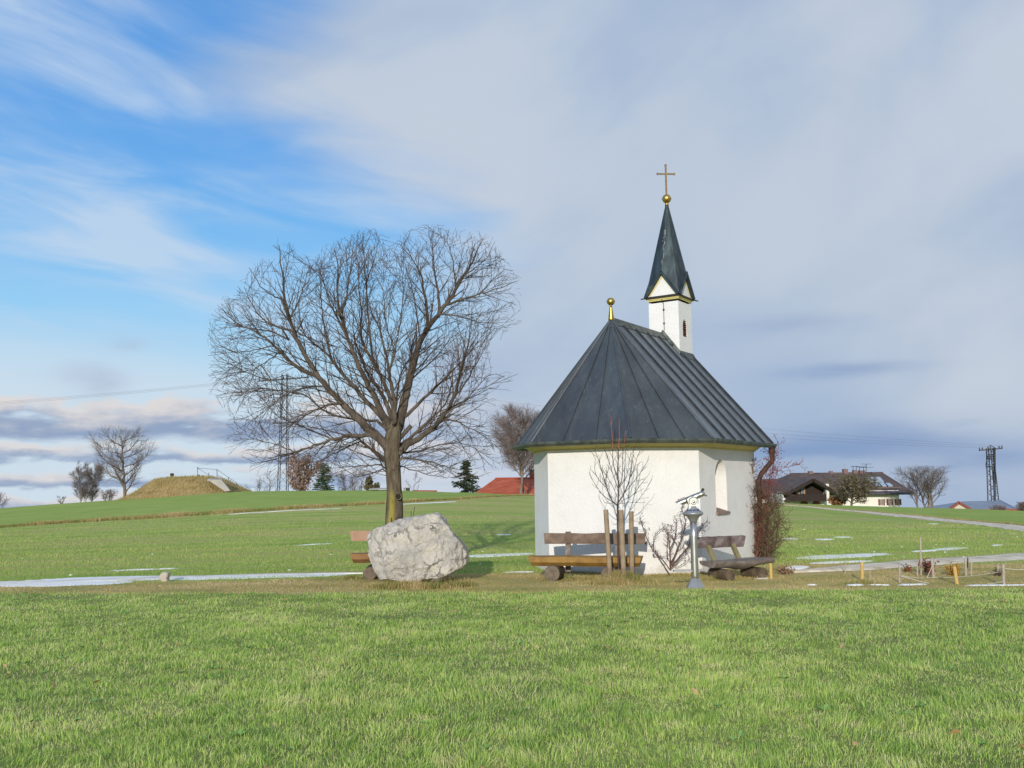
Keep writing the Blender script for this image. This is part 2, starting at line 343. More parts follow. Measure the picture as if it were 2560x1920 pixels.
def build_ground():
    b = np.radians(np.concatenate([np.arange(-62, -36, .6), np.arange(-36, 36, .13), np.arange(36, 62.1, .6)]))
    d = np.concatenate([np.arange(.6, 4, .3), 4 * 1.0145 ** np.arange(0, 214), np.geomspace(90, 2200, 40)])
    B, D = np.meshgrid(b, d); X = np.tan(B) * D; Y = D + 0 * X
    Z = terrain(X, Y)
    nr, nc = X.shape
    i = np.arange(nr * nc).reshape(nr, nc)
    F = np.stack([i[:-1, :-1], i[:-1, 1:], i[1:, 1:], i[1:, :-1]], -1).reshape(-1, 4)
    x, y = X.ravel(), Y.ravel()
    wob = (fbm(x * .8, y * .8, 5) - .5)
    # masks: dry (mown dry strip), field (crop), upper (meadow above the verge)
    gb = GB(x)
    vy = np.interp(x, [p[0] for p in VERGE], [p[1] for p in VERGE])
    left = x < at(1500, 1250, 50)[0]
    fieldstart = np.interp(x, [-12, -5, -2.5, 0, 3, 5, 7, 9, 14], [16.9, 17.4, 18.2, 18.6, 18.8, 19.2, 19.6, 19.0, 20.5])
    dry = 1 / (1 + np.exp(-(y - gb + wob * .5) / .06)) * (1 / (1 + np.exp((y - fieldstart + wob * .8) / .12)))
    upper = np.where(left, 1 / (1 + np.exp(-(y - vy) / .4)), 0)
    rd = in_poly_strip(x, y, ROAD, 1); ry = np.interp(x, [p[0] for p in ROAD], [p[1] for p in ROAD])
    upper = np.where((~left) & (y > ry), 1, upper)
    vd = in_poly_strip(x, y, VERGE, 1); dryv = np.exp(-(vd / .55) ** 2) * left
    td = in_poly_strip(x, y, TRACK, 1)
    drys = np.maximum.reduce([dry, dryv, .8 * np.exp(-((rd - .9) / .8) ** 2) * (~left), .8 * np.exp(-(td / 1.0) ** 2)])
    drys = np.maximum(drys, .75 * np.exp(-((y - 17.6) / 1.6) ** 2) * (x > 5.2) * (y > gb))
    meadow = 1 / (1 + np.exp((y - gb + wob * .5) / .06))
    m = bpy.data.materials.new('ground'); m.use_nodes = True; T = NT(m.node_tree); bs = T.n['Principled BSDF']
    at_ = lambda n: (lambda a: (setattr(a, 'attribute_name', n), a.outputs['Fac'])[1])(T.n.new('ShaderNodeAttribute'))
    geo = T.n.new('ShaderNodeNewGeometry').outputs['Position']
    big = T.noise(geo, .12, 4); md = T.noise(T.vscale(geo, (.6, 1.4, 1)), .9, 5, .6); fine = T.noise(geo, 14, 5, .7); grain = T.noise(T.vscale(geo, (1, .5, 1)), 5, 6, .75)
    # crop rows: long faint lines running away to the right
    px, py, pz = T.sep(T.vscale(geo, (1, 1, 1), rot=(0, 0, R(-15))))
    rowc = T.m('ADD', py, T.m('MULTIPLY', T.m('SUBTRACT', T.noise(geo, .3, 3), .5), .7))
    row = T.m('SINE', T.m('MULTIPLY', rowc, 3.3)); row2 = T.m('SINE', T.m('MULTIPLY', rowc, .82))
    rowm = T.m('MULTIPLY', T.m('ADD', T.m('MULTIPLY', row, .34), T.m('MULTIPLY', row2, .26)), T.sstep(md, .3, .7))
    fsum = T.m('ADD', T.m('ADD', T.m('MULTIPLY', md, .5), T.m('MULTIPLY', grain, .55)), T.m('ADD', T.m('MULTIPLY', big, .35), T.m('MULTIPLY', rowm, .55)))
    crop = T.ramp(fsum, [(.42, (.22, .325, .065)), (.60, (.35, .425, .10)), (.74, (.46, .46, .145)), (.9, (.48, .39, .17))])
    up = T.ramp(T.m('ADD', T.m('MULTIPLY', md, .5), T.m('ADD', T.m('MULTIPLY', grain, .3), T.m('MULTIPLY', big, .25))), [(.35, (.235, .32, .065)), (.55, (.35, .43, .105)), (.75, (.46, .485, .15))])
    mead = T.ramp(T.m('ADD', T.m('MULTIPLY', md, .5), T.m('MULTIPLY', grain, .5)), [(.35, (.17, .20, .06)), (.65, (.30, .32, .11))])
    dryc = T.ramp(T.m('ADD', T.m('MULTIPLY', md, .55), T.m('MULTIPLY', grain, .45)), [(.30, (.30, .30, .085)), (.48, (.48, .38, .15)), (.62, (.60, .47, .22)), (.75, (.68, .56, .33))])
    col = T.mix(at_('upper'), crop, up)
    col = T.mix(at_('meadow'), col, mead)
    dm = T.sstep(T.m('ADD', at_('dry'), T.m('MULTIPLY', T.m('SUBTRACT', md, .5), .9)), .3, .8)
    col = T.mix(dm, col, dryc)
    T.put(bs.inputs['Base Color'], col); bs.inputs['Roughness'].default_value = 1; bs.inputs['Specular IOR Level'].default_value = .05
    bp = T.n.new('ShaderNodeBump'); bp.inputs['Strength'].default_value = .9; bp.inputs['Distance'].default_value = .06
    T.l.new(T.m('ADD', T.m('MULTIPLY', grain, 1.0), T.m('MULTIPLY', fine, .5)), bp.inputs['Height']); T.l.new(bp.outputs[0], bs.inputs['Normal'])
    o = np_mesh('ground', np.stack([x, y, Z.ravel()], 1), [F], m, {'dry': drys, 'upper': upper, 'meadow': meadow}, smooth=True)
    tag(o, 'rolling winter farmland of green meadow and crop rows under the chapel', 'ground', kind='structure')
build_ground()

def strip(name, pts, width, m, label, cat, lift=.02, seed=1, step=.25, crown=.0, kind='structure'):
    P = np.array(pts, float); seg = np.hypot(*np.diff(P, axis=0).T); s = np.concatenate([[0], np.cumsum(seg)])
    n = int(s[-1] / step) + 2; q = np.linspace(0, s[-1], n)
    cx = np.interp(q, s, P[:, 0]); cy = np.interp(q, s, P[:, 1])
    k = max(3, int(2 / step)); ker = np.ones(k) / k
    cx = np.convolve(np.pad(cx, k // 2, 'edge'), ker, 'valid')[:n]; cy = np.convolve(np.pad(cy, k // 2, 'edge'), ker, 'valid')[:n]
    tx = np.gradient(cx); ty = np.gradient(cy); L = np.hypot(tx, ty); nx, ny = -ty / L, tx / L
    W = width if callable(width) else (lambda t: width)
    hw = np.array([W(t) for t in q / s[-1]]) / 2
    rows = 9; V = []
    for j in range(rows):
        f = j / (rows - 1) * 2 - 1
        w_ = hw * f + (fbm(q * 1.7 + j, q * 0 + j * 3.3, seed) - .5) * hw * .55 * (abs(f) > .9)
        x = cx + nx * w_; y = cy + ny * w_
        V.append(np.stack([x, y, terrain(x, y) + lift * (1 - .9 * abs(f) ** 4) + crown * (1 - f * f)], 1))
    V = np.stack(V, 1).reshape(-1, 3); i = np.arange(n * rows).reshape(n, rows)
    F = np.stack([i[:-1, :-1], i[1:, :-1], i[1:, 1:], i[:-1, 1:]], -1).reshape(-1, 4)
    o = np_mesh(name, V, [F], m, smooth=True); return tag(o, label, cat, kind=kind)
gravel = mat('gravel', [(.44, .35, .24), (.60, .50, .36), (.74, .64, .49), (.84, .77, .66)], 3.0, .95, .6, 40, stretch=(1, 1, 1), coord='Object', detail=8)
gravel2 = mat('frosty_gravel', [(.56, .48, .37), (.74, .67, .57), (.86, .81, .74), (.92, .89, .84)], 2.2, .95, .5, 40, detail=8)
strip('farm_road', ROAD, lambda t: 1.5 + .9 * t, gravel, 'pale gravel lane climbing the rise towards the brown roofed farmhouse', 'lane', .05, 2)
strip('farm_track', TRACK, lambda t: (.9 + .3 * t) * min(1, .06 + t * 5), gravel, 'narrow gravel track behind the rope fence posts', 'track', .04, 3)
strip('gravel_path', PATH, lambda t: .9 * (1 - .45 * t) * min(1, max(.04, (1 - t) * 4)), gravel2, 'frosty gravel path left of the boulder', 'path', .03, 4)

# ---- snow remnants
snow_m = mat('old_snow', [(.88, .85, .80), (.95, .92, .875)], 6, .7, .5, 20)
def build_snow():
    V = []; F = []; n0 = 0
    def patch(cx, cy, lx, ly, ang, seed):
        nonlocal n0
        nx_, ny_ = max(8, int(lx / .08)), max(5, int(ly / .05)); nx_ = min(nx_, 160); ny_ = min(ny_, 24)
        a = np.linspace(-1, 1, nx_); b = np.linspace(-1, 1, ny_); A, B_ = np.meshgrid(a, b, indexing='ij')
        x = cx + (A * lx * math.cos(ang) - B_ * ly * math.sin(ang)) / 2; y = cy + (A * lx * math.sin(ang) + B_ * ly * math.cos(ang)) / 2
        h = (1 - np.abs(A) ** 3) * (1 - B_ ** 2) - .55 * fbm(x * 3.2, y * 4.5, seed) - .35 * fbm(x * 9, y * 14, seed + 3) + .12 - (.22 if ly < .36 else .05)
        z = terrain(x, y) + np.clip(h, -.4, .3) * .085 - .008
        i = np.arange(nx_ * ny_).reshape(nx_, ny_) + n0
        f = np.stack([i[:-1, :-1], i[1:, :-1], i[1:, 1:], i[:-1, 1:]], -1).reshape(-1, 4)
        V.append(np.stack([x, y, z], -1).reshape(-1, 3)); F.append(f); n0 += nx_ * ny_
    def px(u0, v0, u1, v1, depth, seed):
        a = gnd(u0, v0); b = gnd(u1, v1); c = (a + b) / 2; d = b - a
        patch(c[0], c[1], np.hypot(d[0], d[1]) * 1.15, depth, math.atan2(d[1], d[0]), seed)
    px(-60, 1466, 340, 1456, .85, 1); px(60, 1452, 480, 1443, .8, 2); px(400, 1447, 870, 1436, 1.15, 3); px(540, 1442, 820, 1436, .9, 33); px(-40, 1457, 300, 1450, .6, 34)
    px(1160, 1392, 1345, 1384, .9, 4); px(715, 1365, 860, 1358, .34, 5); px(250, 1428, 470, 1421, .28, 6); px(1240, 1338, 1275, 1336, .5, 7)
    px(985, 1262, 1150, 1254, .40, 8); px(500, 1292, 900, 1270, .26, 9); px(1245, 1432, 1345, 1430, .3, 23)
    px(1950, 1347, 1998, 1348, .8, 11); px(2045, 1348, 2078, 1350, .8, 12); px(2094, 1345, 2120, 1342, .6, 13)
    px(1985, 1398, 2180, 1389, 1.0, 14); px(2010, 1394, 2235, 1385, .9, 15); px(2020, 1409, 2180, 1402, .5, 16)
    px(2280, 1380, 2345, 1376, .4, 17); px(2340, 1376, 2405, 1369, .7, 18); px(2480, 1366, 2505, 1362, .3, 19)
    px(2015, 1463, 2045, 1463, .18, 20); px(2115, 1464, 2165, 1463, .25, 21); px(2235, 1464, 2330, 1460, .3, 22); px(2390, 1464, 2620, 1463, .28, 24)
    px(1975, 1424, 2010, 1415, .5, 25); px(2415, 1404, 2440, 1402, .4, 26); px(2160, 1462, 2240, 1464, .12, 27)
    px(2320, 1310, 2345, 1310, .5, 28); px(1880, 1448, 1950, 1446, .35, 29)
    rr = np.random.default_rng(4)
    for k in range(45):                # crumbs of snow scattered on the field
        u = rr.choice([rr.uniform(0, 1330), rr.uniform(1960, 2560)]); v = 1440 - abs(rr.normal(0, 45)) if u < 1400 else rr.uniform(1300, 1400)
        v0 = np.interp(u, [0, 600, 1330, 1960, 2560], [1330, 1300, 1260, 1280, 1335])
        if v < v0: continue
        p = gnd(u, v); patch(p[0], p[1], rr.uniform(.04, .12), rr.uniform(.03, .08), 0, 100 + k)
    o = np_mesh('snow', np.concatenate(V), [np.concatenate(F)], snow_m, smooth=True)
    tag(o, 'thin remnants of old snow on the path and fields', 'snow', kind='stuff')
build_snow()

# ------------------------------------------------------------------ grass
def blades(name, x, y, h, wdt, var, m, rng, lean=.5, label='', cat='grass', segs=2, wind=0.0, swirl=0):
    n = len(x); z = terrain(x, y) - .01
    a = rng.uniform(0, 2 * math.pi, n) if swirl == 0 else vnoise(x * swirl, y * swirl, 77) * 4 * math.pi + rng.normal(0, .75, n)
    ln = np.abs(rng.normal(0, lean, n)) * h
    fa = rng.uniform(0, 2 * math.pi, n)     # facing of the blade's flat side
    dx = np.cos(a) * ln + wind * h; dy = np.sin(a) * ln; bx = np.cos(fa) * wdt / 2; by = np.sin(fa) * wdt / 2
    hh = np.sqrt(np.maximum(h * h - .45 * (dx * dx + dy * dy), (.28 * h) ** 2))
    V = np.empty((n, 5, 3), np.float32)
    V[:, 0] = np.stack([x - bx, y - by, z], 1); V[:, 1] = np.stack([x + bx, y + by, z], 1)
    mx, my, mz = x + dx * .35, y + dy * .35, z + hh * .62
    V[:, 2] = np.stack([mx + bx * .8, my + by * .8, mz], 1); V[:, 3] = np.stack([mx - bx * .8, my - by * .8, mz], 1)
    V[:, 4] = np.stack([x + dx, y + dy, z + hh], 1)
    i = np.arange(n)[:, None] * 5
    q = i + np.array([[0, 1, 2, 3]]); t = i + np.array([[3, 2, 4]])
    o = np_mesh(name, V.reshape(-1, 3), [q, t], m, {'var': np.repeat(var, 5)})
    return tag(o, label, cat, kind='stuff')
rng = np.random.default_rng(11)
def scatter(d0, d1, dens, umin=-160, umax=2720):
    """random ground points between two distances, inside a wide wedge; dens(d) per square metre"""
    out = []
    ds = np.linspace(d0, d1, 60)
    for a, b in zip(ds[:-1], ds[1:]):
        dm = (a + b) / 2; x0, x1 = (umin - 1280) / FPX * dm - 2.6, (umax - 1280) / FPX * dm + 2.6
        n = int(dens(dm) * (x1 - x0) * (b - a)); out.append(np.stack([rng.uniform(x0, x1, n), rng.uniform(a, b, n)], 1))
    return np.concatenate(out).T
grass_m = attr_mat('meadow_blade', 'var', [(0, (.20, .33, .08)), (.22, (.36, .53, .115)), (.5, (.53, .70, .16)), (.72, (.70, .79, .24)), (.86, (.78, .73, .36)), (1, (.86, .73, .48))], .5, .3, .45)
def meadow():
    x, y = scatter(3.4, 16.4, lambda d: 9800 * (4.5 / d) ** 1.15)
    wob = fbm(x * .8, y * .8, 5) - .5
    edge = (GB(x) - y - wob * .5)
    keep = edge > rng.normal(0, .10, len(x)); x, y, edge = x[keep], y[keep], edge[keep]
    d = y
    pa = fbm(x * .55, y * .8, 21, 4); pb = fbm(x * 2.2, y * 3.0, 22, 3); pc = fbm(x * .22, y * .30, 23, 2); cl = fbm(x * 8, y * 9, 31, 2)
    cx = fbm(x * 1.1 + 5, y * 1.6, 33, 3)
    h = (.024 + .052 * np.clip(pb - .34, 0, 1) + .09 * np.clip(cl - .45, 0, 1) + .03 * np.clip(pa - .45, 0, 1)) * rng.uniform(.5, 1.45, len(x)) * (1 - .2 * (d > 12))
    h = h * np.where(rng.random(len(x)) < .02, 1.8, 1)
    bare = np.clip((.36 - pa) * 8, 0, 1); kill = rng.random(len(x)) < bare * .45
    var = .50 + (pa - .5) * .22 + (pb - .5) * .45 + (cx - .5) * .35 - (cl - .5) * .75 + (pc - .5) * .2 + rng.normal(0, .19, len(x))
    var = np.where(rng.random(len(x)) < .06 + .12 * bare, rng.uniform(.82, 1, len(x)), np.clip(var, 0, .86))
    w_ = (.0032 + .0002 * d) * rng.uniform(.7, 1.3, len(x))
    k = ~kill
    blades('meadow_grass', x[k], y[k], h[k], w_[k], var[k], grass_m, rng, 1.0, 'lush tufted green meadow grass across the whole foreground', wind=.08, swirl=2.6)
meadow()
def litter():
    rg = np.random.default_rng(91); x, y = scatter(4.4, 14.5, lambda d: 1.1); n = len(x); z = terrain(x, y) + rg.uniform(.02, .05, n); V = []
    r = rg.uniform(.018, .038, n); a = rg.uniform(0, 6.28, n); tl = rg.normal(0, .5, (n, 2))
    for i in range(n):
        A = np.array([math.cos(a[i]), math.sin(a[i]), tl[i, 0]]) * r[i]; B = np.array([-math.sin(a[i]), math.cos(a[i]), tl[i, 1]]) * r[i] * .6; p = np.array([x[i], y[i], z[i]]); V += [p - A, p + B, p + A * 1.1, p - B]
    tag(np_mesh('fallen_leaf', np.array(V), [np.arange(4 * n).reshape(n, 4)], mat('dry_leaf', [(.30, .16, .07), (.46, .28, .13), (.58, .42, .25)], 3, .8)), 'scattered dry tan leaves lying in the meadow grass', 'fallen leaves', kind='stuff')
    x, y = scatter(4.4, 13, lambda d: 1.6); V = []; n = len(x)
    for i in range(n):
        g = np.array([x[i], y[i], tz(x[i], y[i]) + .012]); R_ = rg.uniform(.03, .07)
        for j in range(rg.integers(5, 9)):
            t_ = rg.uniform(0, 6.28); d = np.array([math.cos(t_), math.sin(t_), rg.uniform(.15, .7)]) * R_; w_ = np.array([-math.sin(t_), math.cos(t_), 0]) * R_ * .24; V += [g, g + d * .55 + w_, g + d, g + d * .55 - w_]
    tag(np_mesh('meadow_weed', np.array(V), [np.arange(len(V)).reshape(-1, 4)], mat('weed_leaf', [(.13, .26, .06), (.24, .40, .10)], 2, .6)), 'small broad leaved weed rosettes among the meadow grass', 'weeds', kind='stuff')
litter()
dry_m = attr_mat('dry_blade', 'var', [(0, (.16, .22, .055)), (.3, (.29, .30, .09)), (.55, (.46, .36, .14)), (.8, (.60, .47, .23)), (1, (.72, .60, .36))], .7, .2, .3)
def dry_strip():
    x, y = scatter(14.2, 19.6, lambda d: 1500)
    u = 1280 + FPX * x / y
    wob = fbm(x * .8, y * .8, 5) - .5
    fs = np.interp(x, [-12, -5, -2.5, 0, 3, 5, 7, 9, 14], [16.9, 17.4, 18.2, 18.6, 18.8, 19.2, 19.6, 19.0, 20.5])
    ok = (y > GB(x) - wob * .5 - .1) & (y < fs) & (in_poly_strip(x, y, PATH, 1) > .42) & (in_poly_strip(x, y, TRACK, 1) > .5)
    x, y = x[ok], y[ok]; p = fbm(x * .9, y * 1.6, 41, 4)
    h = .016 + .032 * rng.random(len(x)) * (.4 + p)
    var = np.clip(.50 + (p - .5) * 1.3 + rng.normal(0, .17, len(x)), 0, 1)
    blades('dry_grass', x, y, h, .006 * rng.uniform(.7, 1.4, len(x)), var, dry_m, rng, .8, 'short dry yellow brown grass around the chapel and boulder')
dry_strip()
def verge():
    P = np.array(VERGE); n = 26000
    seg = rng.random(n) ** .8 * (len(P) - 1); i = seg.astype(int); f = seg - i
    x = P[i, 0] * (1 - f) + P[i + 1, 0] * f; y = P[i, 1] * (1 - f) + P[i + 1, 1] * f
    y = y + rng.normal(0, .28, n); q = fbm(x * .8, y * .3, 61, 3)
    blades('verge_grass', x, y, (.07 + .19 * q) * rng.uniform(.5, 1.2, n), .024 * rng.uniform(.6, 1.3, n), np.clip(.48 + (q - .5) * 1.0 + rng.normal(0, .16, n), 0, 1), dry_m, rng, .5, 'strip of tall dry brown grass crossing the hillside')
    P = np.array(ROAD); n = 14000
    seg = rng.random(n) * (len(P) - 1.001); i = seg.astype(int); f = seg - i
    x = P[i, 0] * (1 - f) + P[i + 1, 0] * f; y = P[i, 1] * (1 - f) + P[i + 1, 1] * f
    wd = .75 + .45 * seg / len(P)
    y = y - wd * 1.35 + rng.normal(0, .3, n)
    blades('roadside_grass', x, y, .12 * rng.uniform(.4, 1.4, n), .02 * rng.uniform(.6, 1.3, n), np.clip(.5 + rng.normal(0, .16, n), 0, 1), dry_m, rng, .5, 'brown grass edge below the gravel lane')
verge()
crop_m = attr_mat('crop_blade', 'var', [(0, (.20, .32, .065)), (.5, (.34, .46, .11)), (.8, (.45, .49, .15)), (1, (.56, .46, .21))], .6, .25, .3)
def crop():
    x, y = scatter(16.8, 44, lambda d: 420 * (18 / d) ** 1.3 * min(1, max(.0, (44 - d) / 18)))
    fs = np.interp(x, [-12, -5, -2.5, 0, 3, 5, 7, 9, 14], [16.9, 17.4, 18.2, 18.6, 18.8, 19.2, 19.6, 19.0, 20.5])
    vy = np.interp(x, [p[0] for p in VERGE], [p[1] for p in VERGE]); ry = np.interp(x, [p[0] for p in ROAD], [p[1] for p in ROAD])
    ok = (y > fs) & (in_poly_strip(x, y, PATH, 1) > .5) & (in_poly_strip(x, y, TRACK, 1) > .6) & (in_poly_strip(x, y, ROAD, 1) > 1.3)
    x, y = x[ok], y[ok]; p = fbm(x * .5, y * 1.2, 51, 4)
    blades('young_crop', x, y, (.03 + .05 * p) * rng.uniform(.6, 1.3, len(x)), .008 * rng.uniform(.7, 1.4, len(x)) * y / 18, np.clip(.5 + (p - .5) * 1.0 + rng.normal(0, .15, len(x)), 0, 1), crop_m, rng, .7, 'young green winter crop sprouting over the field behind the chapel')
crop()

# ================================================================== the chapel
CX, CY, AL = 2.097, 19.048, R(-33.78)
_n = np.array([math.sin(AL), -math.cos(AL), 0]); S_ = -_n; T_ = np.array([S_[1], -S_[0], 0.])
W_, P_, Q_, RR, LL, HE, HR, OV, HG = 1.892, 1.09, .946, .115, 3.06, 2.395, 5.165, .356, 2.566
CB = np.array([CX, CY, 0.])
def cp(s, t, z): return CB + S_ * s + T_ * t + np.array([0, 0, z])
plan = [(LL, -W_), (-RR, -W_), (-P_, -Q_), (-P_, Q_), (-RR, W_), (LL, W_)]      # left back .. round the apse .. right back
def offs(o, back=0.0):
    P = np.array(plan); out = []
    d = [P[i + 1] - P[i] for i in range(5)]; nn = [np.array([q[1], -q[0]]) / np.hypot(*q) for q in d]
    nn = [q if True else q for q in nn]
    # make normals point outwards
    c = P.mean(0); nn = [q if (P[i] + d[i] / 2 - c) @ q > 0 else -q for i, q in enumerate(nn)]
    for i in range(6):
        if i == 0: p = P[0] + nn[0] * o + np.array([back, 0])
        elif i == 5: p = P[5] + nn[4] * o + np.array([back, 0])
        else:
            a, b = nn[i - 1], nn[i]; p = P[i] + (a + b) * o / (1 + a @ b)
        out.append(tuple(p))
    return out
def plane_hit(u, v, p0, nrm):
    r = ray(u, v); t = ((p0 - EYE) @ nrm) / (r @ nrm); return EYE + r * t
plaster = mat('white_plaster', [(.725, .705, .675), (.77, .75, .72), (.80, .78, .75)], 2.2, .92, 1.0, 20, bdist=.012, detail=8, spec=.15)
def splash():
    T = NT(plaster.node_tree); b = T.n['Principled BSDF']; src = b.inputs['Base Color'].links[0].from_socket
    pos = T.n.new('ShaderNodeNewGeometry').outputs['Position']; x, y, z = T.sep(pos)
    n = T.noise(pos, 3.2, 6, .65); n2 = T.noise(T.vscale(pos, (6, 6, .5)), 1.3, 5, .6)
    k = T.sstep(T.m('SUBTRACT', T.m('MULTIPLY', n, .75), z), .16, .36)          # mud splashed up from the soil
    c = T.mix(T.m('MULTIPLY', k, .45), src, (.47, .42, .34))
    c = T.mix(T.m('MULTIPLY', T.sstep(n2, .60, .76), .16), c, (.52, .51, .48))   # old rain runs
    T.put(b.inputs['Base Color'], c)
splash()
yellow = mat('ochre_trim', [(.56, .47, .17), (.66, .57, .25)], 5, .8, .2, 30)
def metal_sheet(name='weathered_sheet_metal', k=1.0):
    m = bpy.data.materials.new(name); m.use_nodes = True; T = NT(m.node_tree); b = T.n['Principled BSDF']
    tc = T.n.new('ShaderNodeTexCoord').outputs['Object']
    n1 = T.noise(T.vscale(tc, (1.1, 1.1, .35)), 2.2, 6, .62, .4); n2 = T.noise(T.vscale(tc, (7, 7, .5)), 1.6, 5, .7); n3 = T.noise(tc, 60, 3, .7)
    c = T.ramp(n1, [(.25, (.050, .057, .066)), (.5, (.068, .078, .088)), (.75, (.098, .112, .120))])
    c = T.mix(T.m('MULTIPLY', T.sstep(n2, .52, .78), .40), c, (.20, .225, .235))
    c = T.mix(T.m('MULTIPLY', T.sstep(n3, .5, .8), .25), c, (.15, .17, .18))
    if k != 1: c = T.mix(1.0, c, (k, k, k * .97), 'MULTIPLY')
    T.put(b.inputs['Base Color'], c); b.inputs['Metallic'].default_value = .35
    T.put(b.inputs['Roughness'], T.m('ADD', .36, T.m('MULTIPLY', n1, .2)))
    bp = T.n.new('ShaderNodeBump'); bp.inputs['Strength'].default_value = .12; bp.inputs['Distance'].default_value = .02
    T.l.new(n1, bp.inputs['Height']); T.l.new(bp.outputs[0], b.inputs['Normal']); return m
sheet = metal_sheet(); nave_sheet = metal_sheet('lightened_nave_sheet_metal', 2.1)  # nave copy of the sheet lightened in colour, standing in for reflected sky
gutter_m = mat('gutter_metal', [(.045, .055, .050), (.10, .115, .105), (.17, .18, .15)], 6, .5, .2, 30, metallic=.5)
verdigris = mat('spire_copper', [(.022, .030, .036), (.042, .056, .062), (.075, .105, .105)], 3, .45, .2, 20, metallic=.4, stretch=(3, 3, .5))
seam_m = mat('shaded_folded_seam', [(.026, .030, .034), (.050, .056, .062)], 6, .5, metallic=.4)  # seam colour darkened to stand for the shadow side of the ribs
gold = mat('gilded_metal', [(.48, .30, .07), (.66, .44, .12)], 9, .38, .1, 20, metallic=1)
oldgold = mat('tarnished_gold', [(.28, .18, .09), (.46, .30, .14)], 14, .45, .1, 30, metallic=.8)
rust = mat('rusty_pipe', [(.035, .022, .018), (.075, .042, .032), (.12, .065, .045)], 9, .75, .3, 40, metallic=.3)
darkm = mat('dark_iron', [(.03, .028, .026), (.06, .055, .05)], 10, .6, .1, 30, metallic=.5)
def chapel():
    ch = thing('chapel', cp(0.8, 0, 0), 'small white chapel with dark metal roof and a slim bell turret', 'chapel')
    o0 = [np.array(q) for q in plan]
    # walls, one mesh, with the lancet niche cut through the right-hand wall
    mb = MB(); zb = -.25
    for i in range(4):
        a, b = o0[i], o0[i + 1]
        n = 14
        mb.add([cp(*a, zb), cp(*b, zb), cp(*b, HE + .1), cp(*a, HE + .1)], [(0, 1, 2, 3)])
    # niche outline on the right wall from the picture
    nrmC = T_; p0 = cp(0, W_, 0)
    def onC(u, v): q = plane_hit(u, v, p0, nrmC) - CB; return q @ S_, q[2]
    sl_, zs = onC(1791, 1280); sr_, _ = onC(1817.5, 1240); _, zsp = onC(1789, 1192); _, zt = onC(1800, 1147)
    sc = (sl_ + sr_) / 2; hw = (sr_ - sl_) / 2
    rise = zt - zsp; Rr = (hw * hw + rise * rise) / (2 * hw)
    arc = lambda side: [(sc + side * (hw - Rr + math.sqrt(max(Rr * Rr - (rise * k / 10) ** 2, 0))), zsp + rise * k / 10) for k in range(11)]
    LA, RA = arc(-1), arc(1)                                     # spring -> apex
    LA[-1] = RA[-1] = (sc, zt)
    zT = HE + .1
    left = [(-RR, zb), (sc, zb), (sc, zs), (sc - hw, zs)] + LA + [(sc, zT), (-RR, zT)]
    right = [(sc, zb), (LL, zb), (LL, zT), (sc, zT), (sc, zt)] + RA[::-1][1:] + [(sc + hw, zs), (sc, zs)]
    for poly in (left, right):
        mb.add([cp(s, W_, z) for s, z in poly], [tuple(range(len(poly)))])
    ring = [(sc - hw, zs)] + LA + RA[::-1][1:] + [(sc + hw, zs)]
    dp, sh = .34, .80
    ins = [(sc + (s - sc) * sh, zs + .03 + (z - zs) * .93) for s, z in ring]
    k = len(ring)
    mb.add([cp(s, W_, z) for s, z in ring] + [cp(s, W_ - dp, z) for s, z in ins], [(i, (i + 1) % k, (i + 1) % k + k, i + k) for i in range(k)])
    # back gable
    bz = [(-W_, zb), (W_, zb), (W_, HE + .1), (0, HR - .12), (-W_, HE + .1)]
    mb.add([cp(LL, t, z) for t, z in bz], [tuple(range(5))])
    wall = mb.build('wall', plaster, ch)
    g = MB(); g.add([cp(s, W_ - dp + .004, z) for s, z in ins], [tuple(range(k))])
    win = g.build('window', mat('leaded_glass', [(.03, .04, .05), (.07, .08, .09)], 12, .2), ch)
    sm = MB(); e = .03
    sm.hexa([cp(sc - hw - e, W_ - .20, zs + .03), cp(sc + hw + e, W_ - .20, zs + .03), cp(sc + hw + e, W_ + .05, zs - .05), cp(sc - hw - e, W_ + .05, zs - .05),
             cp(sc - hw - e, W_ - .20, zs + .075), cp(sc + hw + e, W_ - .20, zs + .075), cp(sc + hw + e, W_ + .05, zs - .010), cp(sc - hw - e, W_ + .05, zs - .010)])
    sm.build('sill', mat('tile_sill', [(.20, .13, .10), (.30, .22, .19)], 8, .8, .2), win)
    lead = MB()
    for f in (.3, .6):
        z = zs + (zt - zs) * f; lead.bar(cp(sc - hw * sh, W_ - dp + .01, z), cp(sc + hw * sh, W_ - dp + .01, z), .012)
    lead.bar(cp(sc, W_ - dp + .01, zs + .05), cp(sc, W_ - dp + .01, zt - .1), .012)
    lead.build('lead_bar', darkm, win)
    # cornice: stepped ochre band under the eaves
    cm = MB(); prof = [(.0, HE + .01), (.04, HE + .01), (.04, HE + .04), (.065, HE + .04), (.10, HE + .065), (.155, HE + .105), (.24, HE + .125), (.24, HE + .17)]
    rings = [[cp(*q, z) for q in offs(o)] for o, z in prof]
    for r0, r1 in zip(rings[:-1], rings[1:]): cm.add(r0 + r1, [(i, i + 1, i + 7, i + 6) for i in range(5)])
    cm.build('cornice', yellow, ch)
    # roof planes
    rm = MB(); ov = offs(OV, .2); E = [cp(*q, HG) for q in ov]; A = cp(0, 0, HR); B = cp(LL + .2, 0, HR)
    th = .03
    rm.slab([E[1], E[2], A], th); rm.slab([E[2], E[3], A], th); rm.slab([E[3], E[4], A], th)
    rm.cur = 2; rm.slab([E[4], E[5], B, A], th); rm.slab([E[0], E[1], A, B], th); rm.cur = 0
    soff = [cp(*q, HE + .172) for q in offs(.2)]
    rm.add(soff + [p - np.array([0, 0, .035]) for p in E], [(i, i + 1, i + 7, i + 6) for i in range(5)])
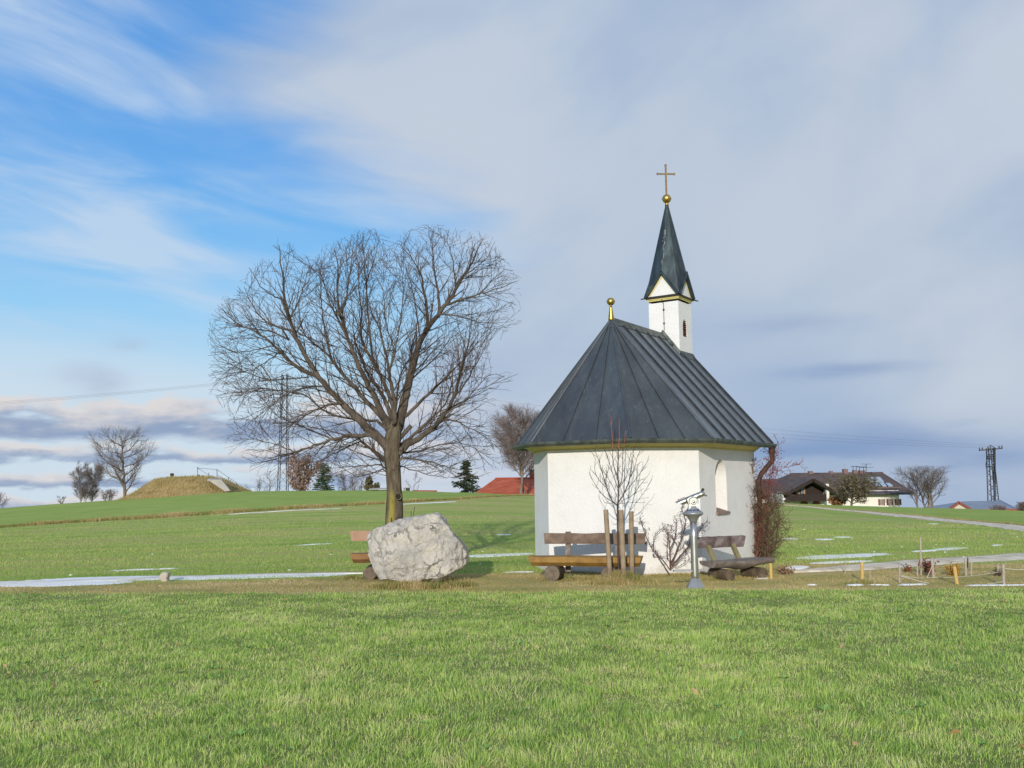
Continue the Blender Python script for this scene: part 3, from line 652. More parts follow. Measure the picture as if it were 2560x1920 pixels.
    def seam(m_, a, b, nrm, wd=.03, ht=.035):
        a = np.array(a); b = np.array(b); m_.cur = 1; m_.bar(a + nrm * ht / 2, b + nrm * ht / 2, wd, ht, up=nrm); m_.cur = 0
    def nrm3(a, b, c): q = np.cross(b - a, c - a); q /= np.linalg.norm(q); return q if q[2] > 0 else -q
    def lerp(a, b, f): return a * (1 - f) + b * f
    for (a, b, fr) in ((E[1], E[2], (.36, .70)), (E[2], E[3], (.335, .665)), (E[3], E[4], (.345, .66))):
        nn = nrm3(a, b, A)
        for f in fr: rm.bar(lerp(a, b, f) + nn * .016, lerp(lerp(a, b, f), A, .93) + nn * .016, .022, .034, up=nn)
    for q in (E[1], E[2], E[3], E[4]): rm.tube([q + np.array([0, 0, .012]), lerp(q, A, .5) + np.array([0, 0, .012]), A + np.array([0, 0, .0])], .026, 6, smooth=False)
    for (x0, x1, t0) in ((E[4], E[5], A),):
        nn = nrm3(E[4], E[5], A)
        s0 = -RR - .15; L = LL + .2 - s0
        for k in range(1, 6):
            f = k / 6; p = lerp(E[4], E[5], f); ss = (p - CB) @ S_
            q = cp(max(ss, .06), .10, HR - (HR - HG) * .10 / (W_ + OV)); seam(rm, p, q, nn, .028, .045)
        nl = nrm3(E[0], E[1], A)
        for k in range(1, 6):
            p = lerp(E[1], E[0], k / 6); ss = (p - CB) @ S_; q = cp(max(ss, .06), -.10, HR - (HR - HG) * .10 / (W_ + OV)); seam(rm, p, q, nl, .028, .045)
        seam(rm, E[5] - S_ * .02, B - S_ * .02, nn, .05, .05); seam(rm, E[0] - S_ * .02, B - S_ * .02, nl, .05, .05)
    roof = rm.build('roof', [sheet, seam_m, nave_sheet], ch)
    cap = MB(); cap.add([cp(.02, -.13, HR - .13), cp(.02, 0, HR + .05), cp(.02, .13, HR - .13), cp(LL + .22, -.13, HR - .13), cp(LL + .22, 0, HR + .05), cp(LL + .22, .13, HR - .13)],
                        [(0, 1, 4, 3), (1, 2, 5, 4), (0, 2, 1), (3, 4, 5)])
    cap.build('ridge_cap', gutter_m, roof)
    # gutter
    gm = MB(); go = [cp(*q, 0) for q in offs(OV + .045, .16)]
    prof = [(OV - .02, .01), (OV - .015, -.03), (OV + .02, -.088), (OV + .06, -.088), (OV + .095, -.04), (OV + .10, .004), (OV + .085, .004), (OV + .06, -.045), (OV + .02, -.04)]
    rings = [[cp(*q, HG + z) for q in offs(o, .22)] for o, z in prof]
    for r0, r1 in zip(rings[:-1], rings[1:]): gm.add(r0 + r1, [(i, i + 1, i + 7, i + 6) for i in range(5)])
    for e in (0, 5): gm.add([r[e] for r in rings], [tuple(range(len(rings)))])
    gm.build('gutter', gutter_m, ch)
    # downpipe at the back right corner
    top = cp(LL + .02, W_ + OV + .045, HG - .06)
    dm = MB(); pts = [top, top - np.array([0, 0, .30]), cp(LL - .02, W_ + OV - .05, HG - .48), cp(LL - .05, W_ + .16, HG - .66), cp(LL - .05, W_ + .10, HG - .80), cp(LL - .05, W_ + .10, 1.0), cp(LL - .05, W_ + .10, -.05)]
    dm.tube(pts, .055, 12); dm.tube([top, top - np.array([0, 0, .14])], .075, 12)
    dp_ = dm.build('downpipe', rust, ch)
    for z in (.5, 1.5):
        bm_ = MB(); bm_.tube([cp(LL - .05, W_ + .10, z), cp(LL - .05, W_ + .10, z + .04)], .068, 12)
        bm_.build('bracket', darkm, dp_)
    # gilded finial on the apse point
    fm = MB(); fm.lathe(A - np.array([0, 0, .03]), [(.060, 0), (.066, .02), (.045, .16), (.030, .27), (.028, .31)], 20)
    fin = fm.build('ridge_finial', gold, ch)
    bm = MB(); zc = .375; r = .084
    bm.lathe(A, [(r * math.sin(math.pi * i / 14), zc - r * math.cos(math.pi * i / 14)) for i in range(15)], 28)
    bm.lathe(A, [(r * .9, zc - .007), (r * 1.1, zc - .007), (r * 1.1, zc + .007), (r * .9, zc + .007)], 28, smooth=False)
    bm.build('ball', gold, fin)
    # ---------------- bell turret
    ts, tw, tt, HT = 2.589, .375, .028, 5.94
    tc = cp(ts + tw, tt, 0)
    def tp(a, b, z): return tc + S_ * a + T_ * b + np.array([0, 0, z])
    tu = thing('bell_turret', tp(0, 0, HR - .6), parent=ch)
    sq = lambda h: [(-h, -h), (h, -h), (h, h), (-h, h)]
    def ringmesh(m_, prof, close=True):
        rr = [[tp(a, b, z) for a, b in sq(h)] for h, z in prof]
        for r0, r1 in zip(rr[:-1], rr[1:]): m_.add(r0 + r1, [(i, (i + 1) % 4, (i + 1) % 4 + 4, i + 4) for i in range(4)])
    # louvre opening cut in the right-hand face
    tm = MB(); zlo = HR - .75
    for i, (a, b) in enumerate(zip(sq(tw), sq(tw)[1:] + sq(tw)[:1])):
        if i == 2: continue
        tm.add([tp(*a, zlo), tp(*b, zlo), tp(*b, HT), tp(*a, HT)], [(0, 1, 2, 3)])
    pT0 = tp(0, tw, 0)
    def onT(u, v): q = plane_hit(u, v, pT0, T_) - tc; return q @ S_, q[2]
    a0, z0 = onT(1712.5, 842); a1, z1 = onT(1712, 796)
    oc, hw2, zl, zh = .5 * (a0 + a1) + .0, .12, z0, z1; sp = zh - .17
    lar = [(oc - hw2, zl), (oc - hw2, sp), (oc - hw2 * .72, sp + .09), (oc - .02, zh - .02), (oc, zh)]
    rar = [(oc, zh), (oc + .02, zh - .02), (oc + hw2 * .72, sp + .09), (oc + hw2, sp), (oc + hw2, zl)]
    tm.add([tp(a, tw, z) for a, z in [(-tw, zlo), (oc, zlo), (oc, zl)] + lar + [(oc, HT), (-tw, HT)]], [tuple(range(10))])
    tm.add([tp(a, tw, z) for a, z in [(oc, zlo), (tw, zlo), (tw, HT), (oc, HT)] + rar + [(oc, zl)]], [tuple(range(10))])
    rg = lar + rar[1:]; kk = len(rg)
    tm.add([tp(a, tw, z) for a, z in rg] + [tp(a, tw - .035, z) for a, z in rg], [(i, (i + 1) % kk, (i + 1) % kk + kk, i + kk) for i in range(kk)])
    tm.build('turret_wall', plaster, tu)
    lm = MB(); lm.add([tp(a, tw - .033, z) for a, z in rg], [tuple(range(kk))])
    for f in np.linspace(.06, .86, 9):
        z = zl + (zh - zl) * f; lm.bar(tp(oc - hw2 * .9, tw - .018, z), tp(oc + hw2 * .9, tw - .018, z), .03, .012, up=tuple(T_ * .6 + np.array([0, 0, .8])))
    lm.build('louvre', mat('red_brown_louvre', [(.14, .045, .035), (.24, .085, .06)], 8, .8), tu)
    cm = MB(); ringmesh(cm, [(tw, HT + .045), (tw + .012, HT + .047), (tw + .012, HT + .07), (tw + .028, HT + .078), (tw + .028, HT + .10), (tw + .034, HT + .106), (tw + .034, HT + .115)])
    cm.build('turret_cornice', yellow, tu)
    zc0 = HT + .115; hx = tw + .04; zg = zc0 + .60
    # eave strip
    em = MB(); ringmesh(em, [(tw + .03, zc0), (hx + .015, zc0 - .01), (hx + .02, zc0 + .03), (hx - .02, zc0 + .05), (tw, zc0 + .055)])
    # spire apex height from the picture
    lo, hi = 7.0, 11.0
    for _ in range(50):
        mid = (lo + hi) / 2
        if proj(tp(0, 0, mid))[1] > 505: lo = mid
        else: hi = mid
    ZT = lo
    corners = [tp(a, b, zc0 + .03) for a, b in sq(hx)]
    mids = [tp(*q, zg) for q in ((0, -hx), (hx, 0), (0, hx), (-hx, 0))]
    tip = tp(0, 0, ZT)
    seq = []
    for c_, m_ in zip(corners, mids): seq += [c_, m_]
    sm = MB()
    for i in range(8): sm.slab([seq[i], seq[(i + 1) % 8], tip], .018)
    for p in mids: sm.tube([p, tip], [.014, .010], 5, smooth=False)
    for p in corners: sm.tube([p, tip], [.012, .008], 5, smooth=False)
    # raised verge strips over each gable
    for i in range(4):
        m_ = mids[i]
        for c_ in (corners[i], corners[(i + 1) % 4]):
            out = (m_ - tp(0, 0, zg)); out /= np.linalg.norm(out)
            d_ = (m_ - c_); sm.bar(c_ + out * .012 + d_ * .0, m_ + out * .012 + d_ * .03, .085, .05, up=np.cross(d_, out))
    st = sm; st.cur = 1
    rg_ = np.random.default_rng(12); e0, e1 = mids[3], tip; dn = (e0 - tp(0, 0, zg)); dn /= np.linalg.norm(dn)
    for _ in range(26):
        f = rg_.uniform(.08, .58); L = rg_.uniform(.03, .14); p = e0 * (1 - f) + e1 * f + T_ * rg_.normal(0, .022) + dn * .006; q = p + (e1 - e0) / np.linalg.norm(e1 - e0) * L; sm.bar(p, q, rg_.uniform(.004, .010), .014)
    sm.cur = 0
    spire = sm.build('spire', [verdigris, mat('lime_streak', [(.32, .33, .32), (.48, .48, .46)], 20, .9)], tu)
    em.build('eave_strip', darkm, spire)
    for i in range(4):
        gm_ = MB(); a, b, m_ = corners[i], corners[(i + 1) % 4], mids[i]
        ctr = tp(0, 0, zc0); out = (m_ - tp(0, 0, zg)); out /= np.linalg.norm(out); inn = -out * .055
        gm_.slab([a + inn, b + inn, m_ + inn], .02)
        gb = gm_.build('gable', plaster, tu)
        ym = MB(); e = (b - a) / np.linalg.norm(b - a)
        for c_, s_ in ((a, 1), (b, -1)):
            st_ = c_ + inn * .8 + e * s_ * .075 + np.array([0, 0, .035]); en = m_ + inn * .8 - np.array([0, 0, .085])
            ym.bar(st_, en, .035, .03, up=np.cross(en - st_, out))
        ym.build('gable_trim', yellow, gb)
    for c_, k in zip(corners, sq(1)):
        d_ = S_ * k[0] + T_ * k[1]; d_ = d_ / np.linalg.norm(d_)
        sp_ = MB(); sp_.tube([c_ - d_ * .05, c_ + d_ * .13 - np.array([0, 0, .035])], [.018, .014], 6)
        sp_.build('water_spout', darkm, tu)
    bm = MB(); r = .108; zb_ = ZT + r - .03
    bm.lathe(tp(0, 0, 0), [(r * math.sin(math.pi * i / 14), zb_ - r * math.cos(math.pi * i / 14)) for i in range(15)], 30)
    bm.lathe(tp(0, 0, 0), [(r * .9, zb_ - .010), (r * 1.07, zb_ - .010), (r * 1.07, zb_ + .006), (r * .9, zb_ + .006)], 30, smooth=False)
    bm.lathe(tp(0, 0, 0), [(.05, ZT - .09), (.035, ZT - .02)], 12)
    bm.build('spire_ball', gold, tu)
    lo, hi = ZT, ZT + 3
    for _ in range(50):
        mid = (lo + hi) / 2
        if proj(tp(0, 0, mid))[1] > 413: lo = mid
        else: hi = mid
    zx = lo; cm2 = MB(); u_ = np.array([math.cos(R(12)), math.sin(R(12)), 0]); v_ = np.array([-u_[1], u_[0], 0]); zz = np.array([0, 0, 1.])
    base = tp(0, 0, 0); zbar = zb_ + r + (zx - zb_ - r) * .70
    cm2.box(base + zz * (zb_ + r + zx) / 2, (.036, .03, zx - zb_ - r + .04), ax=(u_, v_, zz))
    uu = u_ + zz * .055
    for sg in (-1, 1):
        cm2.box(base + zz * zbar + uu * sg * .115, (.205, .028, .034), ax=(uu / np.linalg.norm(uu), v_, zz)); cm2.box(base + zz * zbar + uu * sg * .215, (.03, .034, .055), ax=(uu / np.linalg.norm(uu), v_, zz))
    cm2.box(base + zz * (zx + .0), (.05, .034, .035), ax=(u_, v_, zz))
    cm2.build('cross', oldgold, tu)
    # flashing where roof and turret meet, the lightning rod and its clamps
    zr = lambda t: HR - (HR - HG) * abs(t) / (W_ + OV)
    fl = MB(); f0 = -tw - .012
    for sg in (-1, 1):
        a, b = tp(f0, 0 - tt, zr(0)), tp(f0, sg * (tw + .02), zr(sg * (tw + .02) + tt))
        fl.add([a - zz * .02 - S_ * .03, b - zz * .02 - S_ * .03, b + zz * .085, a + zz * .13], [(0, 1, 2, 3)])
        fl.add([a + zz * .13, b + zz * .085, b + zz * .085 + S_ * .02, a + zz * .13 + S_ * .02], [(0, 1, 2, 3)])
    zt_ = zr(tw + tt)
    fl.add([tp(-tw - .03, tw + .01, zt_ + .07), tp(tw + .03, tw + .01, zt_ + .07), tp(tw + .03, tw + .10, zt_ - .10), tp(-tw - .03, tw + .10, zt_ - .10)], [(0, 1, 2, 3)])
    fl.add([tp(-tw - .03, tw + .01, zt_ + .07), tp(tw + .03, tw + .01, zt_ + .07), tp(tw + .03, tw + .01, zt_ - .2), tp(-tw - .03, tw + .01, zt_ - .2)], [(0, 1, 2, 3)])
    fl.build('flashing', gutter_m, tu)
    lr = MB(); fx = -tw - .035
    lr.tube([tp(fx - .05, .0, HT + .07), tp(fx, .02, HT - .05), tp(fx, .02, HT - .3), tp(fx, .02, zr(0) + .10)], .007, 5)
    lr.sphere(tp(fx, .02, HT - .18), .022, 8); lr.sphere(tp(fx, .02, HT - .50), .022, 8)
    lr.build('lightning_rod', darkm, tu)
    vt = MB(); q = cp(ts - .06, .24, zr(.24)); vt.lathe(q, [(.035, 0), (.035, .07), (.02, .10), (.001, .12)], 10)
    vt.build('roof_vent', gutter_m, roof)
    return ch
chapel()

# ================================================================== woody things
def tube_batch(polys, sides):
    """polys: list of (pts k x 3, radii k); one mesh of tubes, fast"""
    V = []; F = []; off = 0; an = np.arange(sides) * 2 * math.pi / sides; ca, sa = np.cos(an), np.sin(an)
    by = {}
    for p, r in polys: by.setdefault(len(p), []).append((p, r))
    for k, lst in by.items():
        P = np.array([p for p, _ in lst]); Rd = np.array([r for _, r in lst])
        tg = np.gradient(P, axis=1); tg /= np.linalg.norm(tg, axis=2, keepdims=True) + 1e-9
        ref = np.where(np.abs(tg[:, :1, 2:3]) < .85, np.array([0, 0, 1.]), np.array([1., 0, 0]))
        A = np.cross(tg, np.broadcast_to(ref, tg.shape)); A /= np.linalg.norm(A, axis=2, keepdims=True) + 1e-9; B = np.cross(tg, A)
        Q = P[:, :, None] + Rd[:, :, None, None] * (A[:, :, None] * ca[:, None] + B[:, :, None] * sa[:, None])
        m = len(lst); idx = (np.arange(m * k * sides).reshape(m, k, sides)) + off
        nx = np.roll(idx, -1, axis=2)
        F.append(np.stack([idx[:, :-1], nx[:, :-1], nx[:, 1:], idx[:, 1:]], -1).reshape(-1, 4)); V.append(Q.reshape(-1, 3)); off += m * k * sides
    return np.concatenate(V), np.concatenate(F)
def tubes_obj(name, polys, sides, m, parent, smooth=True, org=None):
    V, F = tube_batch(polys, sides)
    V = V - (ORG[parent.name] if parent is not None else 0)
    o = np_mesh(name, V, [F], m, smooth=smooth)
    if parent is not None: o.parent = parent; ORG[o.name] = ORG[parent.name]
    return o
def resample(p, n):
    p = np.asarray(p, float); s = np.concatenate([[0], np.cumsum(np.linalg.norm(np.diff(p, axis=0), axis=1))]); q = np.linspace(0, s[-1], n)
    return np.stack([np.interp(q, s, p[:, i]) for i in range(3)], 1)
def smooth_poly(p, n, it=2):
    p = np.asarray(p, float)
    for _ in range(it):
        q = [p[0]]
        for a, b in zip(p[:-1], p[1:]): q += [a * .75 + b * .25, a * .25 + b * .75]
        q.append(p[-1]); p = np.array(q)
    return resample(p, n)
def sprout(rg, par, par_r, count, len_, ang, lo=.2, up=.15, k=5, wig=.08, rfac=.55, rtip=.003, taper=.5, out=None, rmin=.003, rmax=9, droop=0.0, curl=.06):
    """children along one parent polyline"""
    res = []; n = len(par)
    s = np.concatenate([[0], np.cumsum(np.linalg.norm(np.diff(par, axis=0), axis=1))]); L = s[-1]
    az = rg.uniform(0, 6.28)
    for j in range(count):
        f = lo + (1 - lo) * (j + rg.uniform(.1, .9)) / count
        i = min(int(np.searchsorted(s, f * L)), n - 1); i = max(i, 1)
        g = (f * L - s[i - 1]) / max(s[i] - s[i - 1], 1e-6)
        p0 = par[i - 1] * (1 - g) + par[i] * g; r0 = par_r[i - 1] * (1 - g) + par_r[i] * g
        t = par[i] - par[i - 1]; t = t / (np.linalg.norm(t) + 1e-9)
        az += 2.4 + rg.uniform(-.6, .6)
        ref = np.array([0, 0, 1.]) if abs(t[2]) < .9 else np.array([1., 0, 0])
        a = np.cross(t, ref); a /= np.linalg.norm(a); b = np.cross(t, a)
        th = math.radians(rg.uniform(*ang)); d = t * math.cos(th) + (a * math.cos(az) + b * math.sin(az)) * math.sin(th)
        d[2] += up; d /= np.linalg.norm(d)
        ln = len_ * rg.uniform(.6, 1.2) * (1 - taper * f); pts = [p0]; dd = d.copy()
        for q in range(1, k):
            dd = dd + rg.normal(0, wig, 3) + np.array([0, 0, up * curl - droop]); dd /= np.linalg.norm(dd); pts.append(pts[-1] + dd * ln / (k - 1))
        rb = min(max(r0 * rfac, rmin), rmax); res.append((np.array(pts), np.linspace(rb, min(rtip, rb), k)))
    return res
bark = mat('grey_brown_bark', [(.045, .035, .027), (.10, .078, .058), (.175, .14, .105)], 7, .95, .9, 18, stretch=(1, 1, .35), bdist=.02, detail=7)
twig_m = mat('dark_twig', [(.065, .045, .035), (.125, .09, .068)], 3, .9)

def linden():
    d0 = 18.3; rg = np.random.default_rng(5)
    base = at(984, 1250, d0); base[2] = tz(base[0], d0)
    t = thing('linden_tree', base, 'large bare spreading tree with mossy trunk behind the boulder', 'tree')
    def Z(x, y, dy=0): return at(520 + x * .36166, 550 + y * .36166, d0 + dy)
    def px2r(wz): return wz * .36166 / 2 * d0 / FPX
    # trunk: from the ground up to the fork
    tpx = [(980, 1432, 60), (981, 1400, 50), (983, 1340, 46), (984.5, 1290, 44), (986, 1240, 42), (984, 1190, 37), (981, 1150, 38), (981, 1118, 41), (984, 1082, 42), (990, 1045, 20)]
    pts = []; rad = []
    for u, v, wd in tpx:
        p = at(u, v, d0); pts.append(p); rad.append(wd / 2 * d0 / FPX)
    pts[0][2] = base[2] - .1
    mb = MB(); P = resample(pts, 40); s0 = np.linspace(0, 1, 40); rr = np.interp(np.linspace(0, 9, 40), range(10), rad)
    n = 20; V = []
    for i in range(40):
        for j in range(n):
            a = 2 * math.pi * j / n; k = 1 + .05 * math.sin(3 * a + i * .12) + .05 * (mnoise.noise(Vector((math.cos(a) * 1.5, math.sin(a) * 1.5, i * .25))))
            V.append(P[i] + np.array([math.cos(a), math.sin(a), 0]) * rr[i] * k)
    F = [(i * n + j, i * n + (j + 1) % n, (i + 1) * n + (j + 1) % n, (i + 1) * n + j) for i in range(39) for j in range(n)]
    mb.add(V, F, True)
    # bark with a yellow-green lichen streak on the side facing the camera
    m = bpy.data.materials.new('mossy_bark'); m.use_nodes = True; T = NT(m.node_tree); b = T.n['Principled BSDF']
    tc = T.n.new('ShaderNodeTexCoord').outputs['Object']; x, y, z = T.sep(tc)
    n1 = T.noise(T.vscale(tc, (9, 9, 2.2)), 1.6, 7, .65); n2 = T.noise(T.vscale(tc, (4, 4, 1.2)), 1.5, 4); n3 = T.noise(tc, 30, 4, .7)
    c = T.ramp(n1, [(.3, (.055, .042, .028)), (.5, (.115, .09, .06)), (.7, (.20, .16, .115))])
    c = T.mix(T.m('MULTIPLY', T.sstep(n2, .45, .65), .18), c, (.12, .115, .07))
    sx = T.sstep(T.m('ABSOLUTE', T.m('ADD', x, T.m('ADD', .02, T.m('MULTIPLY', T.m('SUBTRACT', n2, .5), .12)))), .075, .02)
    sz_ = T.m('MULTIPLY', T.sstep(z, 1.75, 1.45), T.sstep(y, .05, -.1))
    lich = T.m('MULTIPLY', T.m('MULTIPLY', sx, sz_), T.sstep(T.m('ADD', n1, T.m('MULTIPLY', n3, .3)), .42, .62))
    c = T.mix(T.m('MULTIPLY', lich, .8), c, (.31, .27, .045))
    T.put(b.inputs['Base Color'], c); b.inputs['Roughness'].default_value = .95; b.inputs['Specular IOR Level'].default_value = .1
    bp = T.n.new('ShaderNodeBump'); bp.inputs['Strength'].default_value = 1; bp.inputs['Distance'].default_value = .025; T.l.new(n1, bp.inputs['Height']); T.l.new(bp.outputs[0], b.inputs['Normal'])
    trunk = mb.build('trunk', m, t)
    # healed branch scar: dark hollow with a pale lip
    q = at(995, 1241, d0 - .165); kn = MB(); ax = np.array([.35, -1, -.05])
    kn.lathe(q, [(.060, -.06), (.070, .0), (.072, .03), (.060, .042), (.054, .015), (.050, -.03)], 20, axis=ax)
    k2 = kn.build('branch_scar', mat('scar_rim', [(.12, .09, .06), (.22, .17, .12)], 12, .9), trunk)
    h = MB(); h.lathe(q, [(.053, -.02), (.053, .012), (.045, .02)], 18, axis=ax); h.build('hollow', mat('scar_hollow', [(.02, .016, .012), (.05, .04, .03)], 20, .95), trunk)
    # small black mark painted on the lichen
    mk = MB(); q1 = at(978.0, 1296, d0 - .192); mk.box(q1, (.018, .012, .022)); mk.box(q1 - np.array([-.003, 0, .05]), (.020, .012, .058)); mk.build('painted_mark', darkm, trunk)
    Lm = [  # (points in the crop, width at start, width at end, drift in depth per unit)
        ([(1245, 1580), (1180, 1500), (1100, 1430), (960, 1300), (850, 1180), (760, 1080), (690, 970), (640, 880), (600, 780), (560, 660), (530, 560), (520, 420), (500, 300), (490, 170)], 64, 6, -.25),
        ([(760, 1080), (640, 1040), (560, 980), (500, 910), (440, 850), (380, 800), (300, 760), (200, 720), (100, 620)], 30, 5, -.35),
        ([(595, 770), (480, 740), (400, 700), (340, 640), (300, 560), (255, 470)], 18, 4, .1),
        ([(530, 560), (440, 520), (370, 470), (330, 400), (285, 330)], 13, 4, -.3),
        ([(560, 830), (470, 780), (340, 757), (230, 740), (140, 690)], 13, 4, .5),
        ([(560, 690), (610, 600), (640, 520), (670, 430), (690, 330)], 13, 4, .3),
        ([(1262, 1480), (1215, 1380), (1170, 1330), (1080, 1240), (1000, 1140), (900, 1040), (850, 950), (790, 900), (720, 850), (650, 770), (630, 650)], 44, 6, .35),
        ([(850, 950), (825, 850), (800, 720), (790, 600), (772, 450), (775, 300)], 16, 4, .5),
        ([(880, 985), (860, 900), (920, 880), (700, 830), (640, 760)], 10, 3, .6),
        ([(1262, 1450), (1225, 1370), (1180, 1290), (1110, 1150), (1050, 1040), (1000, 920), (960, 800), (920, 680), (900, 580), (890, 470), (905, 350), (880, 210)], 52, 6, -.15),
        ([(960, 800), (880, 650), (830, 560), (800, 430), (755, 330)], 20, 4, -.4),
        ([(915, 650), (960, 540), (965, 420), (990, 330), (1000, 200)], 18, 4, .3),
        ([(1285, 1400), (1240, 1290), (1200, 1200), (1160, 1150), (1100, 1060), (1060, 960), (1010, 820), (1000, 690)], 36, 7, .6),
        ([(1300, 1370), (1260, 1220), (1220, 1130), (1165, 1020), (1120, 950), (1075, 870), (1050, 760), (1065, 640), (1040, 500), (1045, 330)], 36, 5, .45),
        ([(1150, 1000), (1122, 850), (1107, 700), (1100, 560), (1092, 400), (1075, 250), (1068, 80)], 20, 4, .1),
        ([(1095, 430), (1130, 330), (1165, 230), (1190, 110)], 10, 3, -.2),
        ([(1290, 1420), (1290, 1250), (1270, 1150), (1250, 1050), (1235, 950), (1210, 850), (1180, 740), (1148, 680)], 32, 12, -.4),
        ([(1250, 1050), (1290, 920), (1310, 800), (1340, 650), (1350, 500), (1345, 380)], 18, 4, -.3),
        ([(1290, 900), (1230, 740), (1220, 600), (1210, 470), (1215, 370)], 11, 3, .4),
        ([(1320, 1420), (1350, 1280), (1385, 1130), (1410, 1030), (1440, 920), (1470, 820), (1530, 740), (1590, 650), (1640, 590), (1700, 510), (1740, 410), (1800, 340), (1850, 250), (1900, 130)], 74, 6, .15),
        ([(1520, 740), (1510, 600), (1490, 450), (1460, 330), (1400, 240), (1330, 160)], 26, 4, -.3),
        ([(1600, 610), (1590, 480), (1560, 350), (1550, 200), (1555, 70)], 22, 4, .4),
        ([(1640, 590), (1750, 550), (1880, 510), (2000, 480), (2120, 425)], 20, 4, .2),
        ([(1600, 650), (1750, 665), (1870, 710), (2040, 720)], 13, 3, -.5),
        ([(1700, 520), (1710, 400), (1690, 260), (1640, 120)], 16, 3, .5),
        ([(1760, 390), (1860, 330), (1960, 230)], 11, 3, -.2),
        ([(1880, 510), (1960, 420), (2060, 340)], 10, 3, .3),
        ([(1470, 830), (1450, 700), (1430, 560), (1380, 420), (1330, 330)], 12, 3, .6),
        ([(1410, 1080), (1395, 980), (1410, 860)], 20, 14, .5),
        ([(1385, 1340), (1480, 1250), (1570, 1160), (1640, 1090), (1710, 1020), (1800, 930), (1880, 820)], 26, 5, .7),
        ([(1320, 1600), (1450, 1510), (1560, 1440), (1640, 1340), (1700, 1230), (1740, 1100), (1770, 960), (1800, 850), (1812, 760)], 50, 8, -.25),
        ([(1600, 1370), (1730, 1390), (1850, 1460), (1960, 1500)], 14, 4, -.4),
        ([(1330, 1560), (1430, 1480), (1520, 1390), (1620, 1300), (1680, 1190), (1690, 1050)], 28, 5, .5),
        ([(1700, 1230), (1780, 1130), (1850, 1000), (1920, 880)], 14, 3, -.3),
        ([(1640, 1340), (1760, 1270), (1860, 1150), (1950, 1060)], 13, 3, -.6),
        ([(1290, 1350), (1310, 1180), (1330, 1050), (1400, 960), (1520, 880)], 20, 5, .9),
        ([(1410, 1100), (1520, 1000), (1620, 900), (1690, 800)], 14, 4, .9),
        ([(1225, 1540), (1130, 1480), (1050, 1490), (960, 1490), (860, 1520), (780, 1540), (700, 1570), (600, 1610), (470, 1650)], 40, 6, -.3),
        ([(1215, 1660), (1130, 1590), (1060, 1520), (1000, 1490)], 22, 10, .4),
        ([(860, 1520), (760, 1470), (640, 1420), (520, 1380), (420, 1300)], 14, 4, -.2),
        ([(1170, 1385), (1000, 1380), (900, 1360), (800, 1320), (690, 1210), (560, 1190), (400, 1160), (250, 1170)], 20, 5, .45),
        ([(960, 1275), (870, 1262), (760, 1300), (650, 1370), (540, 1440)], 18, 4, -.4),
        ([(800, 1150), (700, 1150), (560, 1190), (420, 1290), (370, 1370)], 14, 3, -.6),
        ([(500, 915), (430, 960), (330, 1030), (230, 1050)], 10, 3, -.3),
        ([(430, 870), (320, 900), (210, 920), (110, 880)], 9, 3, -.1),
        ([(440, 1110), (330, 1080), (240, 1040), (140, 990)], 9, 3, .2),
        ([(640, 1200), (500, 1180), (330, 1180), (180, 1190)], 9, 3, .8),
        ([(1340, 1640), (1450, 1655), (1570, 1680), (1700, 1720)], 18, 5, -.4),
        ([(1335, 1610), (1450, 1600), (1560, 1560), (1700, 1540), (1850, 1560)], 16, 4, .5),
        ([(1200, 1690), (1080, 1700), (930, 1710), (780, 1720)], 11, 3, -.5),
        ([(1210, 1720), (1110, 1760), (1000, 1780)], 9, 3, .6),
        ([(1060, 1530), (960, 1570), (820, 1640), (700, 1700)], 12, 3, .4),
        ([(600, 1610), (500, 1560), (380, 1530), (240, 1480)], 9, 3, .1),
        ([(1330, 1700), (1450, 1740), (1560, 1770), (1680, 1780)], 9, 3, .4),
    ]
    limbs = []
    for pl, w0, w1, k in Lm:
        L = len(pl); arr = []
        x0, y0 = 1280, 1560
        for (x, y) in pl:
            dist = math.hypot(x - x0, y - y0) / 1000 ; arr.append(Z(x, y, k * 2.1 * dist ** 1.1))
        n_ = max(10, L * 3); p = smooth_poly(arr, n_)
        jit = rg.normal(0, .008, p.shape); jit[0] = 0; p = p + jit
        limbs.append((p, np.linspace(px2r(w0), px2r(w1) * .8, n_) * (1 - .12 * np.sin(np.linspace(0, 3.14, n_)))))
    # root the limbs that leave the trunk well inside it
    tz_, ti = P[:, 2], P
    fixed = []
    for p, r in limbs:
        c0 = np.array([np.interp(p[0, 2], tz_, P[:, k]) for k in range(3)]); dx = abs(p[0, 0] - c0[0])
        if dx < .75 and p[0, 2] < at(985, 1040, d0)[2] and r[0] > px2r(8):
            zl = max(min(p[0, 2] - .10 - .5 * dx, at(985, 1075, d0)[2]), 1.9); a = np.array([np.interp(zl, tz_, P[:, k]) for k in range(3)]); a[2] = zl
            b_ = a * .45 + p[0] * .55 + np.array([0, 0, -.02]); add = smooth_poly([a, b_, p[0], p[1]], 5, 1)[:-1]
            p = np.concatenate([add, p]); r = np.concatenate([np.full(4, r[0]) * [1.12, 1.08, 1.04, 1.02], r])
        fixed.append((p, r))
    limbs = fixed
    # close limbs onto their parents in depth: start each side limb at the nearest point of an earlier limb
    done = []; doner = []
